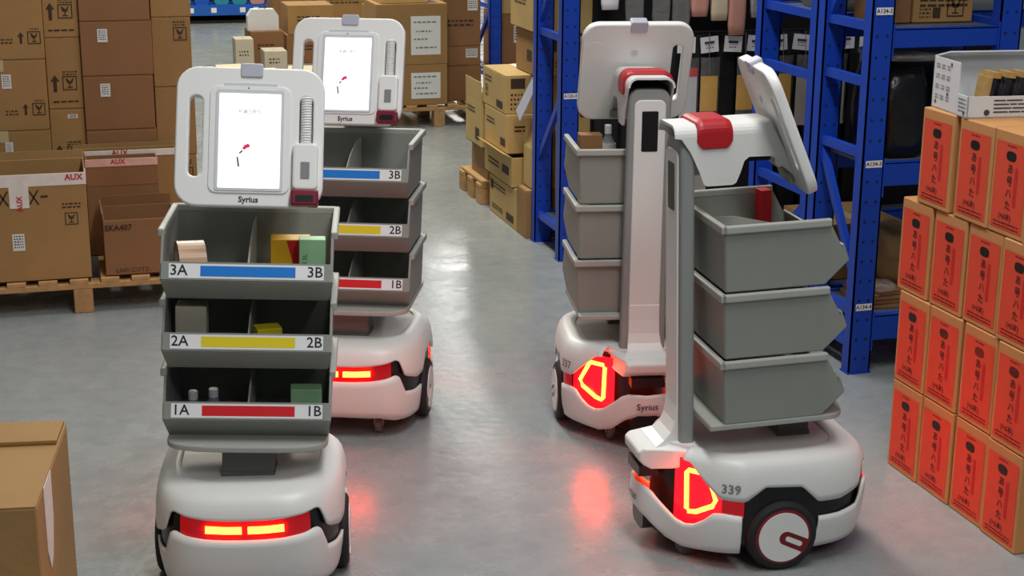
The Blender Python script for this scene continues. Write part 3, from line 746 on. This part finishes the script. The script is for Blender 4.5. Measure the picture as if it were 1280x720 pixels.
carton('small open brown carton printed SKA407 on the pallet front', .130, .43, 6.565, 6.86, Z0, .385, 'cartondark', top=[('b', .045, -.05), ('l', .03, .15)], prints=f4)
# carton in the foreground
def f5(t, wd, d, h):
    b = MB(); b.prism([(-.16,h),(-.16,h-.16),(-.125,h-.22),(-.09,h-.20),(-.05,h-.12),(-.045,h)], wd/2+.0005, wd/2+.0018, 'x'); b.build('plastic_tape', 'tapewhite', t)
cA, cB = Vector((-.045, 3.96)), Vector((-.118, 3.43))
dirv = (cA-cB); ang = math.atan2(dirv.y, dirv.x)-PI/2; dl = dirv.length; mid = (cA+cB)/2
nx = Vector((math.cos(ang+PI), math.sin(ang+PI))); ctr = mid+nx*.21
t = carton('brown carton standing alone on the floor in front of the pallet stacks', ctr.x-.21, ctr.x+.21, ctr.y-dl/2, ctr.y+dl/2, 0, .448, rz=ang, tapes=False, prints=f5)
b = MB(); b.box(-.205,.205,.12,dl/2-.002,.449,.460); b.build('flap', 'carton', t, bevel=.002)

# ---------------------------------------------------------------- cartons beyond the left-hand rack post
pb = [('lines',-.42,.1,.80,2,.018),('rect',.14,.40,.12,.30),('lines',-.4,.0,.25,2,.015)]
carton('pale printed carton on the floor at the foot of the mixed pile', 2.20, 2.58, 7.505, 8.02, 0, .213, 'cartonpale', prints=prl(pb+[('rect',-.46,-.36,.62,.86)]), tapes=False)
carton('plain tan carton on the floor beside the blue rack post', 2.20, 2.55, 7.335, 7.50, 0, .245, 'carton', tapes=False)
carton('pale printed carton with open flap, second in the mixed pile', 2.19, 2.57, 7.56, 8.09, .214, .371, 'cartonpale', top=[('l', .05, 1.1)], prints=prl([('lines',-.35,.05,.55,2,.022),('rect',.16,.40,.35,.62)]))
carton('pale printed carton, third in the mixed pile', 2.195, 2.56, 7.66, 8.11, .373, .572, 'cartonpale', prints=prl([('lines',-.4,-.05,.7,2,.02),('rect',.2,.4,.15,.35),('front', [('lines',-.4,.3,.7,2,.02)])]))
carton('pale printed carton with dark panels, on top of the mixed pile', 2.195, 2.545, 7.705, 8.15, .573, .772, 'cartonpale', prints=prl([('lines',-.4,-.1,.78,2,.02),('rect',.12,.38,.10,.28),('glass',-.32,.4,.06),('front', [('rect',-.42,-.2,.66,.92),('lines',-.42,-.2,.5,4,.024),('glass',.05,.5,.06)])]))
carton('tall pale carton with printed corner at the far end of the mixed pile', 2.195, 2.50, 8.18, 8.52, .310, .560, 'cartonpale', top=[('l', .11, 0.02), ('f', .09, .2)], prints=prl([('lines',-.4,.1,.8,2,.02),('rect',.12,.36,.14,.4)]))
pallet('small wooden pallet under the far end of the mixed pile', 2.18, 2.62, 8.16, 8.62, [2.23, 2.33, 2.43, 2.57], [2.22, 2.58], .13)
carton('low tan carton on the small pallet of the mixed pile', 2.23, 2.55, 8.18, 8.52, .131, .308, 'carton', tapes=False)
carton('tan carton with dark label set back on the mixed pile', 2.33, 2.66, 7.64, 7.98, .775, 1.00, 'carton', prints=prl([('rect',.1,.35,.3,.55),('front', [('rect',-.3,-.05,.55,.85),('lines',-.3,.3,.3,2,.02)])]))
carton('tan carton highest on the mixed pile', 2.31, 2.66, 7.62, 8.02, 1.003, 1.30, 'cartonpale', prints=prl([('lines',-.3,.2,.5,2,.02)]))
t = carton('tilted open carton leaning between the mixed pile and the rack', 2.235, 2.50, 7.345, 7.50, .247, .45, 'cartonpale', top=[('l', .12, -.45), ('f', .13, .5), ('b', .14, -.2)])
b = MB(); b.prism([(-.06,0),(.06,0),(.055,.20),(-.055,.20)], -.003, .003, 'x'); o = b.build('cardboard_sheet', 'lilac'); o.location = (2.205, 7.50, .60); o.rotation_euler = (.35, .35, 0); tag(o, 'pale lilac cardboard sheet leaning on the mixed pile', 'cardboard')

# ---------------------------------------------------------------- far pallet of cartons
pallet('wooden pallet under the cartons with white handwritten sheets', 2.02, 3.02, 10.68, 11.7, [2.06+.15*k for k in range(7)], [2.06, 2.56, 2.98], .155)
def sheet(t, wd, d, h):
    o = Flat().rect(-.02*wd,.40*wd,.16*h,.80*h).map(fmap('front', wd, d), 'paper_sheet', 'paper', t)
    f = Flat(); rg = random.Random(3)
    for k, v in enumerate((.70,.55,.42,.28)):
        f.lines((.02+.03*(k%2))*wd, (.34-.06*(k%3))*wd, v*h, 1, .02, .010, rg)
    f.map(fmap('front', wd, d, .0024), 'handwriting', 'pencil', o)
carton('carton with white handwritten sheet, lower one on the far pallet', 2.12, 2.622, 10.70, 11.15, .156, .440, 'carton', prints=sheet, tapes=False)
carton('carton with white handwritten sheet, upper one on the far pallet', 2.12, 2.624, 10.70, 11.15, .441, .860, 'carton', prints=sheet, tapes=False)
pp = [('paper',.15,.42,.70,.95),('lines',-.4,.3,.5,2,.03)]
carton('plain carton on the far pallet beside the handwritten sheets', 2.630, 2.90, 10.82, 11.2, .156, .405, 'cartondark', prints=pr('front', []), tapes=False)
carton('low carton with small paper label on the far pallet', 2.630, 2.90, 10.84, 11.2, .406, .545, 'cartondark', prints=pr('front', [('paper',.10,.42,.40,.85)]), tapes=False)
carton('large carton with small paper label on the far pallet', 2.630, 2.90, 10.84, 11.2, .546, .90, 'cartondark', prints=pr('front', pp), tapes=False)
carton('carton resting on the upper carton of the far pallet', 2.16, 2.5, 10.75, 11.1, .862, 1.1, 'cartonpale')

# ---------------------------------------------------------------- far cartons at the end of the aisle
FAR = [(2.0,2.48,14.3,14.8,0,.26,'cartondark','low brown carton at the end of the aisle'),(1.67,1.97,14.25,14.7,0,.30,'cartondark','brown carton with a white bag on it at the end of the aisle'),
       (1.74,1.94,13.85,14.15,0,.17,'beige','pale grey carton standing in front of the brown far carton'),(1.50,1.66,13.95,14.2,0,.27,'beige','narrow pale carton at the edge of the far group'),
       (2.02,2.44,14.32,14.78,.262,.52,'carton','tan carton stacked on the low brown far carton'),(2.66,3.2,13.5,14.1,0,.55,'carton','large tan carton behind the rear display robot'),
       (2.06,2.45,15.6,16.1,0,.62,'cartondark','brown carton farther back past the far group'),(2.7,3.3,13.55,14.1,.552,.95,'cartonpale','pale carton stacked on the large far carton'),(2.5,3.1,15.6,16.2,0,.75,'carton','tall tan carton farther back past the far group')]
for q in FAR: carton(q[7], *q[:6], q[6], prints=pr('front', [('lines',-.3,.2,.6,2,.03)]), tapes=False)
for k, (x, y, a) in enumerate(((1.72,13.60,.2),(2.02,13.55,-.2),(1.42,13.62,.1))):
    b = MB(); b.box(-.13,.13,-.1,.1,0,.012).prism([(-.1,.012),(.1,.012),(.08,.05+.02*k),(-.1,.03)], -.12, .1, 'x'); o = b.build('cardboard_scrap', 'cream'); tag(o, '%s pale folded cardboard scrap on the floor by the far cartons' % ('middle', 'highest', 'outermost')[k], 'cardboard', 'cardboard scraps on the floor', (x, y, 0), a)
b = MB(); b.prism([(-.14,0),(.14,0),(.14,.13),(.10,.19),(-.10,.19),(-.14,.13)], -.06, .06, 'y'); t = thing('paper_bag', 'white paper bag on the brown far carton', 'bag', (1.80, 14.4, .301)); b.build('body', 'whitebox', t)
b = MB(); b.tube([(-.03,0,.185),(-.02,0,.215),(.02,0,.215),(.03,0,.185)], .006); b.build('handle', 'black', t)
# low shelf with blue trays
t = thing('low_shelf', 'low dark shelf with blue front edge at the far end of the aisle', 'shelf', (2.0, 18.15, 0))
b = MB(); b.box(-1.2,.6,-.25,.3,0,.03); b.build('base', 'blackmatt', t)
b = MB(); b.box(-1.2,.6,.25,.3,.03,.9); b.build('back_panel', 'blackmatt', t)
b = MB(); b.box(-1.2,.6,-.25,.25,.19,.20); b.build('shelf_board', 'rackblue', t)
b = MB(); b.box(-1.2,.6,-.27,-.25,.09,.21); fe = b.build('front_edge', 'bluebin', t)
for u in (-.55,-.30,.02,.17,.42): Flat().rect(u-.03,u+.03,.12,.175).map(lambda a, c: (a, -.272, c), 'price_tag', 'labelwhite', fe)
for k, (u, mm) in enumerate(((-.62,'teal'),(-.42,'bluebin'),(-.2,'teal'),(.0,'teal'),(.2,'pink'),(.42,'cream'))):
    b = MB(); b.prism(rrect(-.08,.08,0,.16,.03,3), -.06, .06, 'y'); o = b.build('blister_pack', mm); tag(o, 'colourful pack on the low far shelf, number %s from the pallet side' % ['one','two','three','four','five','six'][k], 'pack', 'packs on the low far shelf', (2.0+u, 18.05, .2005), 0)

# ================================================================== RACKS
def rack(label, x0, x1, y0, y1, beams, braces, diags, hgt=2.1, pw=.088, pd=.055, front=True, decks=True, name='storage_rack'):
    """frames at x0 and x1 (left edges of the posts), y0..y1 over the posts"""
    t = thing(name, label, 'rack', (x0, y0, 0)); dx = x1-x0; dy = y1-y0
    for fx in (0, dx):
        for yy in (0, dy-pd):
            b = MB(); b.box(fx,fx+.006,yy,yy+pd,0,hgt).box(fx+pw-.006,fx+pw,yy,yy+pd,0,hgt).box(fx,fx+pw,yy,yy+.006,0,hgt).box(fx-.004,fx+pw+.004,yy-.004,yy+pd+.004,0,.006)
            u = b.build('upright', 'rackblue', t)
            b = MB()
            for k in range(int(hgt/.075)):
                for q in (.28, .72): b.lathe([(.006,-.0012),(.006,.0)], 'y', (fx+pw*q, yy, .06+.075*k), 6)
            o = b.build('slot_holes', 'hole', u); o['kind'] = 'stuff'
        for z in braces:
            b = MB(); b.box(fx+.012,fx+.040,pd*.6,dy-pd*.6,z-.016,z+.016); b.build('brace', 'rackblue', t)
        for (ya, za, yb, zb) in diags:
            n = Vector((yb-ya, zb-za)).normalized(); p = Vector((-n.y, n.x))*.016
            b = MB(); b.prism([(ya-y0+p.x,za+p.y),(ya-y0-p.x,za-p.y),(yb-y0-p.x,zb-p.y),(yb-y0+p.x,zb+p.y)], fx+.014, fx+.036, 'x'); b.build('brace', 'rackblue', t)
    for za, zb in beams:
        for yy in (0.004, dy-.05):
            b = MB(); b.box(pw,dx,yy,yy+.045,za,zb).box(pw,dx,yy+.0,yy+.02,zb-.004,zb+.004).box(pw-.002,pw+.004,yy-.006,yy+.045,za-.04,zb+.02).box(dx-.004,dx+.002,yy-.006,yy+.045,za-.04,zb+.02); b.build('beam', 'rackblue', t)
        if decks:
            b = MB(); b.box(pw*.5,dx+pw*.5,.05,dy-.05,zb-.012,zb-.001); b.build('deck', 'shelfgrey', t)
    return t
def rack_tag(t, s, x, z, y=-.0016):
    o = Flat().rect(x-.033,x+.033,z-.013,z+.013).map(lambda u, v: (u, y, v), 'location_tag', 'labelwhite', t)
    Flat().text(s, .021, x, z, bold=.02).map(lambda u, v: (u, y-.0006, v), 'tag_text', 'labeltext', o)
rA = rack('blue steel rack tagged A134 behind the orange cartons', 2.765, 3.282, 4.99, 5.40, [(.127,.220),(.715,.800),(1.217,1.283),(1.70,1.77)], [.11,.235,.83,1.09,1.29,1.8], [(5.38,.85,5.02,.34),(5.36,1.29,5.03,1.78)])
rack_tag(rA, 'A134-2', .046, 1.348); rack_tag(rA, 'A134-3', .046, .800); rack_tag(rA, 'A134-4', .046, .260)
rB = rack('blue steel rack standing back to back with the rack tagged A134', 2.765, 4.70, 5.41, 5.95, [(.127,.22),(1.235,1.295),(1.70,1.77)], [.16,.60,1.055,1.29,1.8], [(5.90,.20,5.46,.55)])
rL = rack('blue steel rack tagged A120-3 with black hanging goods, beside the mixed carton pile', 2.222, 4.72, 6.86, 7.31, [(.09,.15),(1.42,1.50)], [.144,1.05,1.55], [(7.27,.42,6.90,.80),(7.27,1.1,6.9,1.5)])
rack_tag(rL, 'A120-3', .046, .790)
rF = rack('blue steel rack behind the far pallet of cartons', 3.00, 4.2, 10.95, 11.6, [(.25,.33),(1.1,1.2)], [.3,.8,1.3], [(11.55,.35,11.0,.8),(11.0,.8,11.55,1.25)], hgt=1.38)
carton('added brown carton hiding floor glints, on the lower shelf of the far blue rack', 3.10, 3.60, 11.02, 11.5, .3315, .74, 'cartondark', prints=pr('front', [('paper',-.3,-.05,.5,.8)]))  # cartons here are added to cover lamp glints on the floor behind
carton('added tan carton hiding floor glints, next to the brown one on the far blue rack', 3.62, 4.15, 11.02, 11.5, .3315, .80, 'carton')
carton('added pale carton hiding floor glints, stacked on the brown one in the far blue rack', 3.10, 3.56, 11.04, 11.48, .743, 1.08, 'cartonpale')
carton('added large brown carton hiding floor glints, on the floor under the far blue rack', 3.12, 3.9, 11.04, 11.52, 0, .235, 'cartondark')
# goods on the A134 rack
carton('brown carton on the upper shelf of the A134 rack', 2.875, 3.015, 5.16, 5.335, 1.2845, 1.56, 'cartondark', tapes=False)
carton('printed brown carton on the upper shelf of the A134 rack', 3.025, 3.272, 5.16, 5.335, 1.2845, 1.56, 'carton', prints=pr('front', [('rect',-.18,-.05,.06,.2),('glass',.2,.2,.07),('lines',-.4,.4,.3,2,.02),('lines',-.4,-.2,.18,3,.014)]), tapes=False)
def soft(name, label, cat, loc, w, d, h, material, seed=0, amp=.02, group=None, parts=None):
    """bulging wrapped bundle"""
    rg = random.Random(seed); bm = bmesh.new(); bmesh.ops.create_cube(bm, size=1); bmesh.ops.subdivide_edges(bm, edges=bm.edges[:], cuts=5, use_grid_fill=True)
    from mathutils import noise
    for v in bm.verts:
        p = v.co.copy(); n = noise.noise_vector(p*3.1+Vector((seed*3.7, seed, 0)))
        q = Vector((p.x*w, p.y*d, (p.z+.5)*h))
        k = 1-.10*(abs(2*p.x)**4*abs(2*p.y)**4+abs(2*p.x)**4*abs(2*p.z)**4+abs(2*p.y)**4*abs(2*p.z)**4)
        q = Vector((q.x*k, q.y*k, q.z))+n*amp*(1 if q.z > .01 else 0)
        q.z = max(0, q.z); v.co = q
    me = bpy.data.meshes.new(name); bm.to_mesh(me); bm.free(); me.materials.append(MATS[material]); me.polygons.foreach_set('use_smooth', [True]*len(me.polygons))
    o = bpy.data.objects.new(name, me); COL.objects.link(o); tag(o, label, cat, group, loc, 0); return o
soft('wrapped_bundle', 'black film wrapped bundle on the middle shelf next to the tagged post', 'bundle', (2.975,5.20,.8005), .19, .30, .33, 'blackfilm', 1, .012)
soft('wrapped_bundle', 'black film wrapped bundle on the middle shelf behind the white carton', 'bundle', (3.19,5.20,.8005), .20, .30, .31, 'blackfilm', 2, .012)
soft('plastic_film', 'crumpled silver plastic film lying on the black bundles', 'film', (3.07,5.22,1.150), .36, .26, .035, 'silverfilm', 5, .015)
for k in range(4):
    b = MB(); b.box(-.18+.01*k,.18-.015*k,-.12,.12,0,.016); o = b.build('flattened_carton', 'cartondark' if k % 2 else 'carton'); tag(o, 'flattened carton in the pile on the lowest shelf, %s from the shelf' % ['first','second','third','fourth'][k], 'cardboard', 'flattened cartons on the lowest shelf', (3.067,5.20,.2205+.0175*k), .03*(k-1.5))
o = soft('sack', 'brown folded sack on the lowest shelf of the A134 rack', 'sack', (3.10,5.23,.2915), .24, .22, .20, 'tarp', 9, .03)
o = soft('plastic_film', 'pale plastic film lying on the flattened cartons', 'film', (2.93,5.10,.2915), .10, .10, .03, 'clearbag', 11, .01)
soft('cloth_cover', 'beige cloth covered bundle on the upper shelf of the back rack', 'bundle', (3.02,5.68,1.2955), .30, .36, .26, 'beige', 4, .01)
carton('tan carton on the lower shelf of the back rack', 2.90, 3.25, 5.50, 5.88, .221, .45, 'carton')
# goods on the A120-3 rack
carton('tan carton at the end of the lowest shelf of the A120-3 rack', 2.33, 2.56, 7.02, 7.28, .151, .70, 'cartonpale', tapes=False)
carton('brown carton stacked on the tan carton in the A120-3 rack', 2.33, 2.54, 7.02, 7.27, .701, 1.02, 'carton', tapes=False)
carton('tan carton on top of the carton stack in the A120-3 rack', 2.33, 2.54, 7.02, 7.27, 1.021, 1.35, 'cartonpale', tapes=False)
b = MB(); b.box(2.42,4.7,7.0,7.015,.151,1.41); o = b.build('backing_board', 'blackmatt'); tag(o, 'black backing board inside the A120-3 rack behind the hanging goods', 'board')
for z in (.935+.14, 1.36):
    b = MB(); b.tube([(2.30,6.835,z),(4.70,6.835,z)], .006); b.box(2.305,2.32,6.829,6.858,z-.006,z+.006).box(4.712,4.727,6.829,6.858,z-.006,z+.006); o = b.build('hanging_rail', 'black'); tag(o, 'black steel rail for %s hanging goods' % ('lower' if z < 1.2 else 'upper'), 'rail')
ORD = ['first','second','third','fourth','fifth','sixth','seventh','eighth','ninth','tenth','eleventh','twelfth','thirteenth','fourteenth']
for k in range(12):
    x = 2.47+.118*k; rg = random.Random(k)
    o = soft('garment_bag', 'black garment bag hanging low, %s from the A120-3 post' % ORD[k], 'bag', (x,6.93,.17), .098, .08, .88, 'cloth', 20+k, .012, 'black garment bags on the lower rail')
    if x > 2.75:
        t = thing('price_tag', 'white price tag on the lower rail, %s from the A120-3 post' % ORD[k], 'tag', (x,6.828,1.0), rg.uniform(-.05,.05), 'white price tags on the rail')
        t.rotation_euler = (0, rg.uniform(-.12,.12), 0)
        b = MB(); b.box(-.045,.045,-.001,.001,-.022,.052); b.build('card', 'labelwhite', t)
        Flat().rect(-.025,.025,.018,.03).lines(-.02,.02,.012,2,.012,.005).map(lambda u, v: (u,-.0016,v), 'card_print', 'textgrey', t)
        b = MB(); b.tube([(0,0,.05),(0,.004,.075)], .0015, 5); b.build('string', 'black', t)
BAGS = [(2.83,'whitebox'),(2.935,'ycard'),(3.12,'ycard'),(3.315,'ycard'),(3.43,'beige'),(3.60,'beige'),(3.76,'ycard')]
for k, (x, mm) in enumerate(BAGS):
    t = thing('hanging_bag', 'clear bag with a %s card on the lower rail, %s from the A120-3 post' % ({'ycard':'yellow','whitebox':'white','beige':'beige'}[mm], ORD[k]), 'bag', (x,6.80,.62), 0, 'clear bags hanging on the lower rail')
    b = MB(); rg = random.Random(40+k); rows = []
    for j in range(9):
        z = .34*j/8; rows.append([(-.048+.012*i+rg.uniform(-.002,.002), -.012*math.sin(PI*i/8)-rg.uniform(0,.006), z) for i in range(9)])
    b.grid(rows); b.build('film', 'clearbag', t, smooth=True)
    b = MB(); b.box(-.042,.042,.0,.006,.085 if mm=='ycard' else .0,.25); cd = b.build('card', mm, t)
    if mm == 'whitebox':
        b = MB(); b.box(-.043,.043,-.001,.007,.25,.29); b.build('card_top', 'sred', t)
    b = MB(); b.tube([(0,.004,.25),(0,.02,.45)], .002, 5); b.build('hook', 'steel', t)
UP = [(2.43,'labelwhite'),(2.55,'clearbag'),(2.68,'clearbag'),(2.78,'clearbag'),(2.87,'pink'),(2.97,'cream'),(3.06,'pink'),(3.17,'silverfilm')]
for k, (x, mm) in enumerate(UP):
    zb = [1.19,1.10,1.12,1.10,1.15,1.13,1.06,1.14][k]
    o = soft('hanging_pack', '%s pack hanging on the upper rail, %s from the A120-3 post' % ({'labelwhite':'white','clearbag':'clear','pink':'pink','cream':'cream','silverfilm':'silver'}[mm], ORD[k]), 'pack', (x,6.80,zb), .085, .03, 1.36-zb, mm, 60+k, .006, 'packs hanging on the upper rail')

# ================================================================== ORANGE CARTONS
def orange_proto():
    wy, wx, h = .172, .36, .288
    t = thing('orange_carton', 'x', 'box', group='stacked orange cartons')
    b = MB(); b.box(-.0,wx,-wy/2,wy/2,0,h); b.build('body', 'orangecarton', t, bevel=.003, seg=1)
    mp = lambda off: (lambda u, v: (-off, -u, v))
    pn = Flat().rect(-wy/2+.012,wy/2-.012,.016,h-.030).map(mp(.0009), 'printed_panel', 'orangepanel', t)
    Flat().poly([(.023*math.copysign(abs(math.cos(a))**.7, math.cos(a)), .222+.0135*math.copysign(abs(math.sin(a))**.7, math.sin(a))) for a in [2*PI*k/20 for k in range(20)]]).map(mp(.0016), 'hand_hole', 'black', t)
    f = Flat(); 
    for k, c in enumerate('あ号ハた'): f.text(c, .029, 0, .186-.034*k, bold=.02)
    f.map(mp(.0016), 'printed_title', 'orangeprint', pn)
    Flat().text('(×6本)', .022, -.008, .052, bold=.02).map(mp(.0016), 'printed_size', 'orangeprint', pn)
    Flat().lines(-.06,.06,.034,2,.010,.0035).map(mp(.0016), 'printed_lines', 'orangeprint', pn)
    Flat().lines(-.022,.022,.2495,1,.01,.004).map(mp(.0016), 'printed_lines', 'orangeprint', pn)
    f = Flat().poly(rrect(.022,.036,.085,.195,.006,3)).map(mp(.0015), 'printed_stripe', 'orangered', pn)
    return t
op = orange_proto(); first = True
ROWS = [('bottom', 0.0005, [4.072,3.896,3.7135,3.5375], 0), ('second', .2905, [4.0725,3.897,3.712,3.530], 0), ('third', .5805, [4.099,3.915,3.735,3.555], .002), ('top', .8705, [4.018,3.820,3.646,3.470], .0)]
for nm, z, ys, dxx in ROWS:
    for k, y in enumerate(ys):
        lab = 'orange carton in the %s row of the stack, %s from the blue rack' % (nm, ORD[k])
        loc = (2.466+dxx+.003*((k*7) % 3), y, z)
        if first: op.location = loc; op['label'] = lab; first = False
        else: dup(op, lab, loc)
# white display carton with snack bars on top
t = thing('display_carton', 'white printed display carton with open lid and cut-out front, on the orange cartons', 'box', (2.475, 3.96, 1.1592), -.10)
wx, wy, h = .42, .165, .150     # long side runs along x, cut-out side faces -y
th = .004
b = MB(); b.box(0,th,-.02,wy-.02-.0,0,h).box(0,wx,wy-.02-th,wy-.02,0,h).box(wx-th,wx,-.08,wy-.02,0,h).box(0,wx,-.085,wy-.02,0,th).box(0,th,-.085,-.018,0,.062).box(0,wx,-.085,-.085+th,0,.062)
b.build('body', 'whitebox', t)
b = MB(); b.prism([(0.0,0.0),(.055,.012),(.055,.015),(0.0,.004)], 0, wx, 'x'); 
b = MB(); b.add([(0,wy-.02,h),(wx,wy-.02,h),(wx,wy-.075,h+.018),(.02,wy-.075,h+.018)], [(0,1,2,3)]); b.build('lid', 'whitebox', t, solid=.004)
mpn = lambda u, v: (-.0012, -u, v)
f = Flat(); rg = random.Random(5)
def dot(u, v, r): return [(u+r*math.cos(a*PI/5), v+r*math.sin(a*PI/5)) for a in range(10)]
for j in range(3):
    f = Flat()
    for k in range(4): f.lines(-.125+.035*j,-.102+.035*j,.13-.03*k,2,.008,.004,rg)
    f.map(mpn, 'printed_lines', 'textgrey', t)
for u, v in ((-.03,.138),(-.045,.05),(-.12,.02),(.065,.012)): Flat().poly(dot(u, v, .0055)).map(mpn, 'printed_dot', 'textgrey', t)
Flat().lines(.03,.075,.05,4,.011,.004,rg).map(mpn, 'printed_lines', 'textgrey', t)
sd = lambda u, v: (u, -.0862, v)
Flat().lines(.08,.30,.05,4,.011,.004,rg).map(sd, 'printed_lines', 'textgrey', t); Flat().poly(dot(.06,.016,.009)).map(sd, 'printed_dot', 'textgrey', t)
for k in range(6):
    s = thing('snack_packet', 'glossy dark and gold snack packet in the display carton, %s from its open end' % ORD[k], 'packet', group='snack packets in the display carton')
    b = MB(); rows = []
    for j in range(7):
        z = .115*j/6; wv = .014 if 0 < j < 6 else .004
        rows.append([(-wv*math.cos(PI*i/4)*.6, -.045+.0225*i*.8, z+.004*math.sin(i*2)) if False else (math.sin(PI*i/4)*wv, -.045+.02*i, z) for i in range(5)])
    b.grid(rows); b.build('wrapper', 'glossypack', s, solid=.012, off=-1, smooth=False)
    b = MB(); b.box(-.012,.012,-.046,.036,.105,.121); b.build('crimp', 'goldpack', s)
    if k == 0:
        b = MB(); b.box(-.018,-.012,-.045,.034,.01,.105); b.build('gold_face', 'goldpack', s)
    s.matrix_world = Matrix.Translation((2.475,3.96,1.1592)) @ Matrix.Rotation(-.10,4,'Z') @ Matrix.Translation((.085+.045*k, -.012, .0045)) @ Matrix.Rotation(.12,4,'Y')
del w
